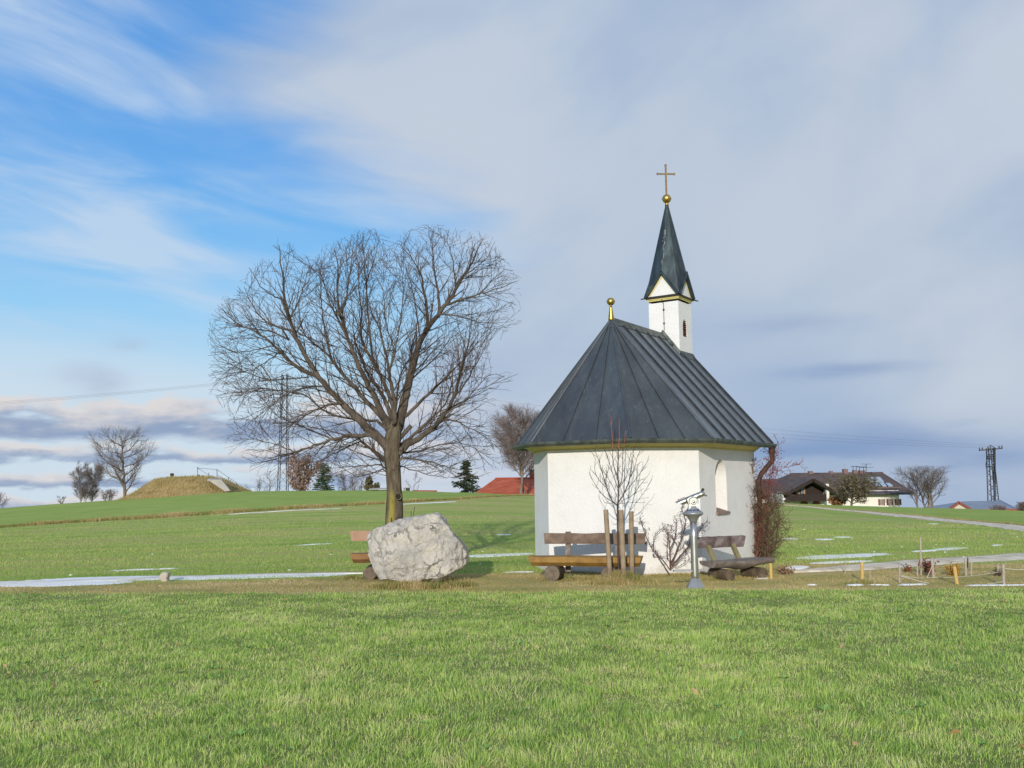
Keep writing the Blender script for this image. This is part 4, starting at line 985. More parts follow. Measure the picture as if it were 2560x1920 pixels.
    for p, r in limbs:
        if done and r[0] < px2r(31):
            best = min(((np.hypot(q[:, 0] - p[0, 0], q[:, 2] - p[0, 2]).min(), q) for q in done), key=lambda t_: t_[0])
            if best[0] < .25:
                q = best[1]; i = np.argmin(np.hypot(q[:, 0] - p[0, 0], q[:, 2] - p[0, 2])); dy = q[i, 1] - p[0, 1]
                sh = at(*proj(p[0]), q[i, 1]) - p[0]; p = p + sh * np.linspace(1, .6, len(p))[:, None]
                i0 = max(i - 2, 0); p = np.concatenate([[q[i0], (q[i0] + p[0]) / 2], p]); r = np.concatenate([[r[0], r[0]], r])
        done.append(p); doner.append(r)
    limbs = list(zip(done, doner))
    stub = resample([Z(1300, 1540), Z(1405, 1420)], 10); limbs.append((stub, np.full(10, px2r(30))))
    tubes_obj('limb', [l for l in limbs], 9, bark, t)
    # finer wood
    l1 = []; l2 = []; l3 = []
    for p, r in limbs[:-1]:
        L = np.linalg.norm(np.diff(p, axis=0), axis=1).sum(); low = p[-1, 2] < 3.2
        l1 += sprout(rg, p, r, int(L * 4.4) + 3, 1.0, (20, 46), .2, .10 if not low else -.02, 6, .035, .5, .0035, .35, rmin=.0055, rmax=.016)
        l1 += sprout(rg, p, np.minimum(r, .006), int(L * 3) + 2, .40, (30, 65), .12, .12, 4, .05, .8, .0028, .3, rmin=.0035, rmax=.005)
        tipd = p[-1] - p[-3]; l1.append((np.array([p[-1] + tipd / np.linalg.norm(tipd) * f * .16 + np.array([0, 0, .012 * f * f]) + rg.normal(0, .006, 3) * (f > 0) for f in (0, .6, 1.2, 1.8, 2.4)]), np.linspace(r[-1], .0028, 5)))
    for p, r in l1:
        L = np.linalg.norm(np.diff(p, axis=0), axis=1).sum()
        l2 += sprout(rg, p, r, max(2, int(L * 7)), .46, (20, 46), .12, .05, 4, .035, .7, .0026, .35, rmin=.0036, rmax=.008)
    for p, r in l2:
        l3 += sprout(rg, p, r, 2, .20, (20, 42), .2, .0, 3, .05, .8, .0022, .3, rmin=.0027, rmax=.004)
    # keep the crown inside the outline it has in the picture
    def ok(p):
        q = proj(p[-1]); x, y = (q[0] - 520) / .36166, (q[1] - 550) / .36166
        top = np.interp(x, [40, 100, 200, 330, 420, 520, 640, 720, 800, 900, 1050, 1180, 1240, 1310, 1360, 1480, 1580, 1760, 1880, 2000, 2080, 2160], [620, 540, 470, 300, 140, 90, 230, 270, 190, 150, 60, 70, 230, 130, 70, 40, 40, 80, 80, 160, 310, 400])
        return top - 15 < y < 1790 and -5 < x < 2170 and not (x > 1950 + .25 * abs(y - 880) and 770 < y < 1050) and not (x < 110 and y > 1250)
    l1 = [q for q in l1 if ok(q[0])]; l2 = [q for q in l2 if ok(q[0])]; l3 = [q for q in l3 if ok(q[0])]
    tubes_obj('branch', l1, 5, twig_m, t)
    tw_ = tubes_obj('twig', l2 + l3, 3, twig_m, t); tw_['kind'] = 'stuff'
    print('linden', len(l1), len(l2), len(l3))
linden()

# ------------------------------------------------------------------ boulders
def rock(name, pts_px, d, depth, m, label, cat, planes=(), seed=0, amp=.05, exp=.5, sub=120):
    P = np.array([at(u, v, d) for u, v in pts_px]); c = (P.max(0) + P.min(0)) / 2
    base = np.array([c[0], d + depth * .0, tz(c[0], d)])
    ang = np.arctan2(P[:, 2] - c[2], P[:, 0] - c[0]); rad = np.hypot(P[:, 2] - c[2], P[:, 0] - c[0]); o = np.argsort(ang); ang, rad = ang[o], rad[o]
    ang = np.concatenate([ang - 2 * math.pi, ang, ang + 2 * math.pi]); rad = np.tile(rad, 3)
    nu, nv = sub * 2, sub; V = np.empty((nv + 1, nu, 3))
    th = np.linspace(-math.pi / 2, math.pi / 2, nv + 1)[:, None]; ph = np.linspace(0, 2 * math.pi, nu, endpoint=False)[None]
    R0 = np.interp(ph, ang, rad)
    ct, st = np.cos(th), np.sin(th); ir = np.abs(ct) ** exp * R0; yy = np.sign(st) * np.abs(st) ** (exp + .15) * depth
    V[..., 0] = ir * np.cos(ph); V[..., 2] = ir * np.sin(ph); V[..., 1] = yy
    V = V.reshape(-1, 3)
    for n_, dd in planes:
        n_ = np.array(n_, float); n_ /= np.linalg.norm(n_); e = V @ n_ - dd; V = V - np.maximum(e, 0)[:, None] * n_ * .93
    dirn = V / (np.linalg.norm(V, axis=1, keepdims=True) + 1e-9)
    disp = np.array([.55 * (mnoise.fractal(Vector(p * 2.4 + seed), 1.0, 2.1, 3)) + .5 * (1 - 2 * abs(mnoise.noise(Vector(p * 4.2 + seed + 7)))) * .6 + .24 * mnoise.fractal(Vector(p * 11 + seed), .8, 2.1, 4) for p in V])
    V = V + dirn * (disp * amp)[:, None]
    i = np.arange((nv + 1) * nu).reshape(nv + 1, nu); nx = np.roll(i, -1, 1)
    F = np.stack([i[:-1], nx[:-1], nx[1:], i[1:]], -1).reshape(-1, 4)
    V = V + c + np.array([0, depth * .55, 0])
    o = np_mesh(name, V - base, [F], m, smooth=True); o.location = tuple(base); ORG[o.name] = base
    return tag(o, label, cat)
def stone_mat():
    m = bpy.data.materials.new('limestone'); m.use_nodes = True; T = NT(m.node_tree); b = T.n['Principled BSDF']
    tc = T.n.new('ShaderNodeTexCoord').outputs['Object']
    n1 = T.noise(tc, 2.3, 7, .62, .6); n2 = T.noise(tc, 9, 7, .7, .5); n3 = T.noise(T.vscale(tc, (1, 1, 1), rot=(0, .5, 0)), 26, 5, .7)
    c = T.ramp(n1, [(.3, (.35, .325, .29)), (.44, (.50, .46, .405)), (.58, (.62, .56, .475)), (.75, (.70, .635, .53))])
    c = T.mix(T.m('MULTIPLY', T.sstep(n2, .52, .66), .55), c, (.27, .25, .235))
    c = T.mix(T.m('MULTIPLY', T.sstep(n2, .44, .34), .5), c, (.58, .53, .46))
    c = T.mix(T.m('MULTIPLY', T.sstep(n3, .62, .72), .5), c, (.24, .22, .20))
    T.put(b.inputs['Base Color'], c); b.inputs['Roughness'].default_value = .95; b.inputs['Specular IOR Level'].default_value = .12
    vo = T.n.new('ShaderNodeTexVoronoi'); vo.feature = 'DISTANCE_TO_EDGE'; vo.inputs['Scale'].default_value = 1.9
    wv = T.n.new('ShaderNodeVectorMath'); wv.operation = 'MULTIPLY_ADD'; T.l.new(T.noise(tc, 3.5, 6, .65, 0, 1), wv.inputs[0]); wv.inputs[1].default_value = (.55, .55, .55); T.l.new(T.vscale(tc, (1, 1, 1.5), rot=(0, R(28), 0)), wv.inputs[2])
    T.l.new(wv.outputs[0], vo.inputs['Vector']); cr = T.sstep(vo.outputs['Distance'], .0, .045); fade = T.sstep(n1, .62, .45)
    crk = T.m('MAXIMUM', cr, fade)
    c = T.mix(T.m('MULTIPLY', T.m('SUBTRACT', 1.0, crk), .6), c, (.17, .14, .115)); T.put(b.inputs['Base Color'], c)
    bp = T.n.new('ShaderNodeBump'); bp.inputs['Strength'].default_value = 1; bp.inputs['Distance'].default_value = .06
    T.l.new(T.m('ADD', T.m('ADD', T.m('MULTIPLY', n2, .8), T.m('MULTIPLY', n3, .35)), T.m('MULTIPLY', crk, .5)), bp.inputs['Height']); T.l.new(bp.outputs[0], b.inputs['Normal']); return m
lime = stone_mat()
bpx = [(860 + x / 6.9125, 1270 + y / 6.9125) for x, y in [(368, 540), (378, 490), (440, 430), (520, 385), (700, 310), (930, 240), (1150, 188), (1300, 150), (1450, 120), (1540, 112), (1610, 135), (1660, 190), (1720, 280), (1800, 390), (1870, 470), (1940, 545), (2000, 640), (2055, 760), (2085, 880), (2075, 970), (2030, 1030), (1950, 1075), (1880, 1120), (1790, 1185), (1650, 1225), (1450, 1250), (1100, 1270), (800, 1270), (620, 1240), (555, 1160), (510, 980), (460, 900), (420, 800), (395, 680)]]
rock('boulder', bpx, 16.3, .78, lime, 'huge pale limestone boulder in front of the bare tree', 'boulder',
     planes=(((-.62, -.78, .15), .66), ((.22, -.93, .30), .50), ((.80, -.60, .02), .78), ((-.30, -.60, .74), .60), ((.05, -.98, -.15), .64)), seed=3, amp=.085, exp=.40, sub=170)
rock('stone', [(400 + x, 1432 + y) for x, y in [(-1, 14), (0, 6), (5, 0), (14, -1.5), (20, 1), (21, 7), (18, 14), (20, 22), (12, 25), (3, 23)]], 17.3, .09, mat('pale_stone', [(.42, .36, .29), (.55, .48, .40)], 12, .9, .6, 30), 'small upright pale stone at the snowy path edge', 'stone', seed=8, amp=.012, sub=24)

# ================================================================== furniture by the chapel
old_wood = mat('weathered_wood', [(.10, .068, .050), (.17, .12, .09), (.26, .195, .15)], 4, .9, .5, 14, stretch=(1, 1, 1), detail=7, dist=.6)
grey_wood = mat('grey_wood', [(.11, .085, .075), (.20, .165, .145), (.32, .28, .25)], 5, .9, .5, 14, detail=7, dist=.8)
orange_wood = mat('oiled_wood', [(.17, .088, .022), (.28, .155, .036), (.37, .22, .062)], 4, .65, .35, 14, detail=7, dist=.5)
log_wood = mat('log_bark', [(.055, .038, .025), (.11, .08, .05), (.17, .13, .09)], 8, .95, .8, 20)
log_end = mat('log_end_grain', [(.10, .075, .055), (.16, .125, .09), (.21, .165, .125)], 14, .9, .5, 40)
stake_wood = mat('stake_wood', [(.20, .14, .085), (.29, .215, .14), (.37, .285, .20)], 6, .9, .5, 18, detail=7)
fresh_wood = mat('fresh_wood', [(.50, .33, .10), (.62, .43, .17)], 6, .8, .3, 18)
pale_wood = mat('pale_post_wood', [(.33, .27, .21), (.46, .39, .32)], 8, .9, .4, 18)
def frame(yaw): return np.array([math.cos(yaw), math.sin(yaw), 0]), np.array([-math.sin(yaw), math.cos(yaw), 0]), np.array([0, 0, 1.])
def plank(mb, c, L, th, ht, yaw, tilt=0.0, seed=0, n=24, roundb=.3, ends=0.0):
    """rough sawn plank along X (yaw): cross-section th deep, ht tall, lightly waved; the lower edge can be rounded"""
    X, Y, Z = frame(yaw); sec = [(-.5, -.5 + roundb), (-.5 + roundb * .5, -.5), (.5 - roundb * .5, -.5), (.5, -.5 + roundb), (.5, .5), (-.5, .5)]
    V = []; k = len(sec)
    for i in range(n):
        f = i / (n - 1) * 2 - 1
        for j, (a, b) in enumerate(sec):
            wv = 1 + .10 * (mnoise.noise(Vector((f * 3 + seed, j * 1.7, seed))))
            y, z = a * th, b * ht * wv; y, z = y * math.cos(tilt) - z * math.sin(tilt), y * math.sin(tilt) + z * math.cos(tilt)
            V.append(np.array(c) + X * (f * L / 2 - ends * f * (.5 - b) * .5) + Y * y + Z * z)
    F = [(i * k + j, (i + 1) * k + j, (i + 1) * k + (j + 1) % k, i * k + (j + 1) % k) for i in range(n - 1) for j in range(k)] + [tuple(range(k)), tuple(reversed(range((n - 1) * k, n * k)))]
    mb.add(V, F)
def log(mb, a, b, r, seed=0, n=18, k=6):
    a = np.array(a); b = np.array(b); d = (b - a) / np.linalg.norm(b - a); X = np.cross(d, [0, 0, 1.]); X /= np.linalg.norm(X); Z = np.cross(X, d); V = []
    for i in range(k):
        for j in range(n):
            t = 2 * math.pi * j / n; rr = r * (1 + .06 * mnoise.noise(Vector((math.cos(t) * 1.5 + seed, math.sin(t) * 1.5, i * .4))))
            V.append(a + (b - a) * i / (k - 1) + (X * math.cos(t) + Z * math.sin(t)) * rr)
    mb.add(V, [(i * n + j, i * n + (j + 1) % n, (i + 1) * n + (j + 1) % n, (i + 1) * n + j) for i in range(k - 1) for j in range(n)], True)
    mb.add(V[:n], [tuple(range(n))]); mb.add(V[-n:], [tuple(reversed(range(n)))])
def plank_bench(name, ctr, yaw, L, seat_z, back_z, label, seat_mat, back_mat, post_mat, Lb=None, boff=0, logs=(-.55, .45), lr=.145, llen=.55):
    t = thing(name, ctr, label, 'bench'); X, Y, Z = frame(yaw); c = np.array(ctr)
    mb = MB(); plank(mb, c + Z * (seat_z - .085), L, .42, .17, yaw, 0, 1, roundb=.42, ends=.12); mb.build('seat', seat_mat, t)
    mb = MB(); plank(mb, c + Y * .24 + Z * (back_z - .095) + X * boff, Lb or L * .92, .055, .19, yaw, .10, 4, roundb=.08, ends=.03); mb.build('backrest', back_mat, t)
    for s in logs:
        mb = MB(); a = c + X * s * L * .5 - Y * (llen * .5 + .06); a[2] = tz(a[0], a[1]) + lr * .93; b = a + Y * llen; b[2] = tz(b[0], b[1]) + lr * .93
        log(mb, a, b, lr, s); lg = mb.build('log_foot', log_wood, t)
        e = MB(); e.lathe(a - Y * .003, [(lr * .95, 0), (lr * .93, .004)], 18, axis=-Y, smooth=False); e.build('cut_end', log_end, lg)
    for s in (-.42 + boff / L, .48 + boff / L):
        mb = MB(); p = c + X * s * L * .5 + Y * .285; mb.bar(p + Z * .12 - Y * .02, p + Z * (back_z + .03) + Y * .03, .095, .05, up=Y); mb.build('back_post', post_mat, t)
    return t
bc = at(1464, 1395, 17.0); bc[2] = tz(bc[0], bc[1])
YB = R(-13)
sz1 = 1.7 - (1388 - (1216 - (1464 - 1280) * .01138)) / FPX * 16.9 - bc[2]
plank_bench('log_bench', bc, YB, 2.06, sz1, sz1 + .40, 'bench with orange brown plank seat on two logs against the lit chapel wall', orange_wood, old_wood, grey_wood, Lb=1.89, boff=.13)
# bench behind the boulder
b3 = at(985, 1390, 17.75); b3[2] = tz(b3[0], b3[1])
pink_wood = mat('fresh_pink_wood', [(.36, .21, .14), (.46, .29, .20)], 5, .8, .3, 16)
brown_wood = mat('brown_plank', [(.22, .115, .045), (.33, .18, .08)], 5, .8, .3, 16)
plank_bench('log_bench', b3, R(4), 1.62, .47, .88, 'bench mostly hidden behind the boulder, its pinkish plank ends showing', brown_wood, pink_wood, old_wood, Lb=1.70, logs=(-.53, .6), lr=.125)
# half-log bench at the right-hand wall
def half_log_bench():
    c = at(1848, 1400, 17.0); c[2] = tz(c[0], c[1]); yaw = R(27); X, Y, Z = frame(yaw)
    t = thing('half_log_bench', c, 'grey weathered half log bench beside the red stemmed bush', 'bench')
    sz = 1.7 - (1395 - 1209.5) / FPX * 17.0 - c[2]; L = 1.42
    mb = MB(); n, k = 22, 12; V = []
    for i in range(n):
        f = i / (n - 1) * 2 - 1; r = .21 * (1 - .16 * f) * (1 + .05 * math.sin(f * 4)) ; dep = .15 * (1 - .35 * abs(f) ** 3) * (1 + .15 * math.sin(f * 5 + 1))
        for j in range(k):
            a = math.pi * j / (k - 1); V.append(c + X * f * L / 2 + Y * math.cos(a) * r + Z * (sz - math.sin(a) * dep + .012 * math.sin(f * 3 + j)))
    F = [(i * k + j, i * k + (j + 1) % k, (i + 1) * k + (j + 1) % k, (i + 1) * k + j) for i in range(n - 1) for j in range(k)] + [tuple(reversed(range(k))), tuple(range((n - 1) * k, n * k))]
    mb.add(V, F); mb.build('seat', grey_wood, t)
    cb = c + Y * .42 + Z * (sz + .30) - X * .08
    mb = MB(); plank(mb, cb, 1.14, .09, .20, yaw, .14, 9, roundb=.3, ends=.06); mb.build('backrest', mat('lichen_wood', [(.08, .052, .048), (.17, .125, .12), (.30, .27, .26)], 7, .9, .6, 16, detail=8), t)
    moss = mat('green_wood', [(.16, .13, .06), (.26, .23, .12)], 7, .9, .4, 20)
    for s in (-.38, .20):
        p = c + X * s + Y * .30; mb = MB(); mb.bar(p + Z * (sz - .08) - Y * .10, p + Z * (sz + .24) + Y * .10, .085, .06, up=Y); mb.build('back_post', moss, t)
    for s in (-.40, .36):
        p = c + X * s; mb = MB(); g = tz(p[0], p[1]); a = p - Y * .22; b = p + Y * .28; a[2] = b[2] = g + .09; log(mb, a, b, .105, s + 3); mb.build('log_foot', log_wood, t)
half_log_bench()

# ---- young tree and its three stakes
def stake_post(u0, v0, u1, v1, d, r, m, label, name='tree_stake', cat='stake', group=None, bury=.12, n=8):
    a = at(u1, v1, d); b = at(u0, v0, d); dirn = (b - a) / np.linalg.norm(b - a)
    foot = a.copy(); g = tz(a[0], a[1]); foot -= dirn * max(bury, a[2] - g + bury)
    mb = MB(); k = 7; pts = [foot + (b - foot) * i / (k - 1) for i in range(k)]; rad = [r * (1.03 - .06 * i / (k - 1)) for i in range(k)]
    pts.append(b + dirn * .006); rad.append(r * .86)
    mb.tube(pts, rad, n, smooth=True); o = mb.build(name, m, org=np.array([a[0], a[1], g])); return tag(o, label, cat, group)
DS = 16.35
stake_post(1514.5, 1275, 1525, 1437, DS, .044, stake_wood, 'rough stake standing left of the sapling trunk, alone in front of the bench', group='stakes round the sapling')
stake_post(1552.5, 1276, 1559.5, 1442, DS - .12, .046, stake_wood, 'middle stake close against the thin sapling trunk', group='stakes round the sapling')
stake_post(1578, 1279, 1580, 1440, DS + .1, .043, stake_wood, 'rightmost stake by the sapling, nearest the thorny wall rose', group='stakes round the sapling')
sap_m = mat('sapling_bark', [(.050, .028, .022), (.10, .06, .045)], 5, .7); sap_red = mat('red_shoot', [(.26, .07, .05), (.40, .13, .09)], 5, .6)
def sapling():
    d0 = DS + .02; rg = np.random.default_rng(8)
    def Z(x, y, dy=0): return at(1300 + x / 4.608, 1090 + y / 4.608, d0 + dy)
    base = Z(1140, 1620); base[2] = tz(base[0], base[1])
    t = thing('sapling', base, 'young leafless tree with red tips growing between three stakes', 'tree')
    tr = smooth_poly([base - np.array([0, 0, .05]), Z(1135, 1370), Z(1128, 1100), Z(1124, 900), Z(1128, 780)], 14)
    mb = MB(); mb.tube(tr, np.linspace(.021, .017, 14), 8); mb.build('trunk', sap_m, t)
    Ls = [([(1128, 790), (1132, 700), (1142, 590), (1118, 450), (1132, 300), (1135, 130), (1150, -60), (1140, -190)], .015, 0),
          ([(1122, 800), (1060, 755), (1000, 610), (945, 410), (890, 225), (845, 140)], .011, -.25), ([(1130, 770), (1210, 650), (1275, 470), (1300, 250), (1312, 120)], .011, .2),
          ([(1115, 790), (1040, 745), (950, 680), (880, 580), (830, 500), (798, 415)], .007, .15), ([(1135, 790), (1190, 735), (1300, 690), (1390, 560), (1470, 460)], .006, -.2),
          ([(1215, 645), (1300, 540), (1400, 410), (1480, 270)], .006, .1), ([(1118, 450), (1070, 330), (1068, 150), (1060, -40), (1045, -240)], .008, .2),
          ([(1142, 590), (1185, 470), (1180, 200), (1205, 60), (1215, -60)], .008, -.2), ([(1000, 610), (985, 480), (1040, 330), (985, 170)], .006, -.3),
          ([(1145, 590), (1230, 480), (1250, 330), (1280, 180)], .006, .3), ([(1275, 470), (1330, 330), (1360, 200), (1405, 170)], .006, .35), ([(1000, 600), (900, 500), (855, 400), (870, 260)], .006, .3),
          ([(1120, 700), (1060, 560), (1000, 460), (950, 380)], .006, -.35), ([(1130, 600), (1080, 480), (1030, 300), (970, 150)], .006, .3),
          ([(1045, -240), (1050, -120)], .004, .2), ([(1118, 770), (1050, 775), (970, 768)], .004, -.3), ([(1140, 780), (1240, 770), (1350, 762)], .004, -.3)]
    lim = []; fine = []; red = []
    for pl, r, k in Ls:
        n = max(10, 3 * len(pl)); p = smooth_poly([Z(x, y, k * math.hypot(x - 1128, y - 790) / 600) for x, y in pl], n); rr = np.linspace(r, .0035, n); lim.append((p, rr))
        L = np.linalg.norm(np.diff(p, axis=0), axis=1).sum(); fine += sprout(rg, p, rr, int(L * 9), .22, (25, 55), .15, .2, 4, .1, .7, .0024, .3, rmin=.003, rmax=.0045)
    up_ = at(1540, 1100, d0)[2]
    for q in lim: 
        if q[0][:, 2].max() > up_ - .1:
            i = np.searchsorted(q[0][:, 2], up_ - .1) if np.all(np.diff(q[0][:, 2]) > 0) else len(q[0]) - 4
            if len(q[0]) - i >= 3: red.append((q[0][max(i - 1, 0):], q[1][max(i - 1, 0):] + .0012))
    tubes_obj('branch', lim, 6, sap_m, t); o = tubes_obj('twig', fine, 4, sap_m, t); o['kind'] = 'stuff'
    if red: tubes_obj('red_shoot', red, 5, sap_red, t)
sapling()

# ---- coin-free viewing telescope on its column
steel = mat('brushed_steel', [(.40, .38, .35), (.54, .52, .48)], 6, .36, .02, 40, metallic=.9)
steel_d = mat('dull_steel', [(.27, .27, .275), (.38, .38, .385)], 6, .5, .02, 40, metallic=.55)
cream = mat('cream_paint', [(.72, .71, .64), (.78, .77, .70)], 4, .4)
def telescope():
    d = 15.55; zz = np.array([0, 0, 1.])
    b = at(1738, 1450, d); b[2] = tz(b[0], b[1]); k = d / FPX
    t = thing('viewing_telescope', b, 'steel viewing telescope on a column in front of the chapel corner', 'telescope')
    H = lambda v: 1.7 - (v - (1216 - (1736 - 1280) * .01138)) * k / math.cos(0) * .992 - b[2]
    base = MB(); base.lathe(b, [(.165, -.02), (.162, .012), (.075, .155), (.062, .16)], 6, smooth=False); base.build('foot', steel_d, t)
    zc = H(1304); col = MB(); col.lathe(b, [(.060, .10), (.0605, .2), (.058, zc - .25), (.058, zc)], 28); col.build('column', steel, t)
    jb = MB(); jb.lathe(b, [(.0625, .22), (.0625, .225), (.0625, zc - .002)], 28); 
    fun = MB(); fun.lathe(b, [(.058, zc - .01), (.062, zc + .02), (.105, H(1291)), (.150, H(1287)), (.168, H(1285)), (.172, H(1283)), (.160, H(1280)), (.11, H(1274)), (.085, H(1269)), (.080, H(1265))], 30); fun.build('collar', steel_d, t)
    pan = MB()
    for i in range(5):
        a = R(-150 + i * 30); n0 = np.array([math.cos(a), math.sin(a), 0]); tt = np.array([-n0[1], n0[0], 0])
        p0, p1 = b + n0 * .137 + zz * (H(1277.5)), b + n0 * .094 + zz * (H(1271.5)); pan.add([p0 - tt * .026, p0 + tt * .026, p1 + tt * .017, p1 - tt * .017], [(0, 1, 2, 3)])
    pan.build('dial', mat('blue_dial', [(.03, .04, .10), (.06, .08, .18)], 20, .3), t)
    # step rail at the bottom
    st = MB(); zs = H(1423); st.hexa([b + np.array(q) for q in [(-.36, -.05, zs - .018), (-.05, -.055, zs - .018), (-.05, .055, zs - .018), (-.36, .05, zs - .018), (-.36, -.05, zs + .012), (-.05, -.055, zs + .012), (-.05, .055, zs + .012), (-.36, .05, zs + .012)]])
    st.tube([b + np.array([0, 0, zs]), b + np.array([.125, .02, zs + .012])], .012, 8); st.build('step', steel_d, t)
    # yoke
    th = R(22); ax = np.array([math.cos(th), -.10, math.sin(th)]); ax /= np.linalg.norm(ax); sd = np.array([0.03, -1, 0]); sd /= np.linalg.norm(sd); upv = np.cross(sd, ax) * -1
    if upv[2] < 0: upv = -upv
    zp = H(1254); pv = b + zz * zp
    sx = np.array([1, .03, 0])
    for off, nm in ((-.062, 'yoke_plate'), (.062, 'yoke_plate')):
        pl = MB(); c = pv - sd * off * -1
        out = [(-.085, -.125), (.062, -.125), (.075, -.06)] + [(.084 * math.cos(a), .084 * math.sin(a)) for a in np.linspace(-.45, 1.25, 10)] + [(-.05, .085), (-.112, .045), (-.078, -.05)]
        f = [c + sx * x + zz * y for x, y in out]; kk = len(f); sdn = sd * .006
        pl.add([p + sdn for p in f] + [p - sdn for p in f], [tuple(range(kk)), tuple(reversed(range(kk, 2 * kk)))] + [(i, (i + 1) % kk, (i + 1) % kk + kk, i + kk) for i in range(kk)])
        po = pl.build(nm, cream, t)
        if off > 0:
            ring = MB(); cc = c + sd * .010
            an = np.linspace(R(-20), R(205), 20); ring.tube([cc + sx * .076 * math.cos(a) + zz * .076 * math.sin(a) for a in an], .0045, 5); ring.build('arc_slot', darkm, po)
            r2 = MB(); an = np.linspace(R(-160), R(20), 14); r2.tube([cc + sx * .046 * math.cos(a) - zz * .0 + zz * .046 * math.sin(a) for a in an], .0035, 5); r2.build('inner_slot', darkm, po)
            hb = MB(); hb.lathe(cc, [(.020, -.004), (.022, .008), (.012, .014)], 14, axis=sd); hb.build('pivot', steel, po)
    nk = MB(); nk.lathe(b, [(.075, H(1268)), (.070, zp - .10)], 20); nk.build('neck', steel_d, t)
    # tube
    tc = pv + upv * .062 + ax * .005
    tb = MB(); r = .049
    tb.lathe(tc, [(r, -.105), (r, .135), (r * .96, .14)], 26, axis=ax)
    tb.lathe(tc, [(r * .9, .138), (r * .94, .142), (r * .94, .23), (r * .8, .235)], 26, axis=ax)
    # slanted hood at the front end
    n = 26; X = np.cross(sd, ax); V = []; 
    for h in (0, 1):
        for j in range(n):
            a = 2 * math.pi * j / n; off = upv * math.cos(a) * r * 1.0 + sd * math.sin(a) * r * 1.0
            V.append(tc - ax * (.10 + h * (.13 + .055 * math.cos(a))) + off)
    tb.add(V, [(j, (j + 1) % n, n + (j + 1) % n, n + j) for j in range(n)], True)
    tb.add([p for p in V[n:]], [tuple(range(n))])
    tb.build('tube', steel, t)
    lens = MB(); lens.lathe(tc - ax * .10, [(r * .9, -.01), (r * .9, 0)], 20, axis=ax); 
    ey = MB(); ey.lathe(tc + ax * .215 + upv * .045, [(.017, -.02), (.022, .01), (.024, .035), (.016, .045)], 14, axis=ax + upv * .9); ey.build('eyepiece', darkm, t)
    lip = MB(); lip.tube([tc + ax * .232 - upv * .05, tc + ax * .25 - upv * .06], .012, 8); lip.build('focus_tab', darkm, t)
    rg = MB()
    rg.tube([tc - ax * .21 + upv * (r + .012), tc - ax * .10 + upv * (r + .012)], .006, 6); rg.tube([tc - ax * .215 + upv * r, tc - ax * .215 + upv * (r + .022)], .007, 6)
    rg.build('sight_rail', mat('red_sight', [(.30, .10, .07), (.42, .18, .13)], 9, .5), t)
telescope()

# ---- shrubs on and by the chapel
rose_m = mat('rose_stem', [(.085, .038, .028), (.16, .085, .06)], 5, .7); bud_m = mat('withered_bud', [(.09, .075, .05), (.17, .12, .08)], 12, .9)
def rose():
    rg = np.random.default_rng(21); nB = np.array(T_) * math.cos(R(45)) - S_ * math.sin(R(45)); pB = cp(-P_, Q_, 0) + nB * .10
    def Z(x, y, o=0): return plane_hit(1300 + x / 4.608, 1090 + y / 4.608, pB + nB * o, nB)
    base = Z(1730, 1560); base[2] = tz(base[0], base[1])
    t = thing('wall_rose', base, 'bare thorny rose spread against the white chapel wall behind the telescope', 'shrub')
    Ls = [([(1725, 1600), (1600, 1400), (1500, 1270), (1430, 1100), (1400, 1010), (1370, 945)], .010), ([(1540, 1310), (1528, 1190), (1590, 1090), (1680, 1040)], .008), ([(1730, 1540), (1650, 1430), (1560, 1330)], .008),
          ([(1735, 1530), (1725, 1300), (1715, 1220), (1690, 1120)], .016), ([(1725, 1300), (1790, 1170), (1800, 1060), (1800, 940)], .012), ([(1740, 1480), (1840, 1230), (1900, 1080), (1910, 930), (1850, 840), (1880, 800)], .013),
          ([(1810, 1250), (1730, 1140), (1650, 1060)], .008), ([(1745, 1500), (1850, 1380), (1960, 1240), (2060, 1100), (2165, 965)], .012), ([(1740, 1520), (1830, 1450), (1940, 1300), (2000, 1180)], .009), ([(1735, 1500), (1700, 1380), (1590, 1390)], .006),
          ([(1900, 1080), (1960, 1010), (2040, 1000), (2130, 1010)], .007), ([(1850, 1180), (1870, 1060), (1850, 950), (1830, 900)], .007), ([(1760, 1450), (1800, 1330), (1880, 1280), (1900, 1200)], .008), ([(1790, 1520), (1900, 1470), (1960, 1400)], .006), ([(1700, 1420), (1690, 1250), (1710, 1130), (1760, 1020)], .007)]
    lim = []; fine = []; buds = []
    for i, (pl, r) in enumerate(Ls):
        n = max(9, 3 * len(pl)); p = smooth_poly([Z(x, y, rg.uniform(-.04, .10)) for x, y in pl], n) + rg.normal(0, .004, (n, 3)); rr = np.linspace(r, r * .4, n); lim.append((p, rr))
        L = np.linalg.norm(np.diff(p, axis=0), axis=1).sum(); f = sprout(rg, p, rr, int(L * 24), .13, (35, 75), .3, .1, 4, .2, .6, .002, .2, rmin=.003, rmax=.005)
        fine += f; buds += [q[0][-1] for q in f if rg.random() < .35]
    buds += [Z(1370 + rg.normal(0, 18), 945 + rg.uniform(-10, 60)) for _ in range(10)] + [Z(1430 + rg.uniform(0, 60), 1060 + rg.uniform(0, 100)) for _ in range(10)] + [Z(1650 + rg.normal(0, 18), 1050 + rg.normal(0, 30)) for _ in range(8)]
    tubes_obj('stem', lim, 6, rose_m, t); tubes_obj('twig', fine, 4, rose_m, t)['kind'] = 'stuff'
    mb = MB()
    for b in buds:
        r = rg.uniform(.008, .016); a = np.array([b + rg.normal(0, r, 3) for _ in range(4)]); mb.add(a, [(0, 1, 2), (0, 2, 3), (0, 3, 1), (1, 3, 2)])
    mb.build('bud', bud_m, t)['kind'] = 'stuff'
rose()
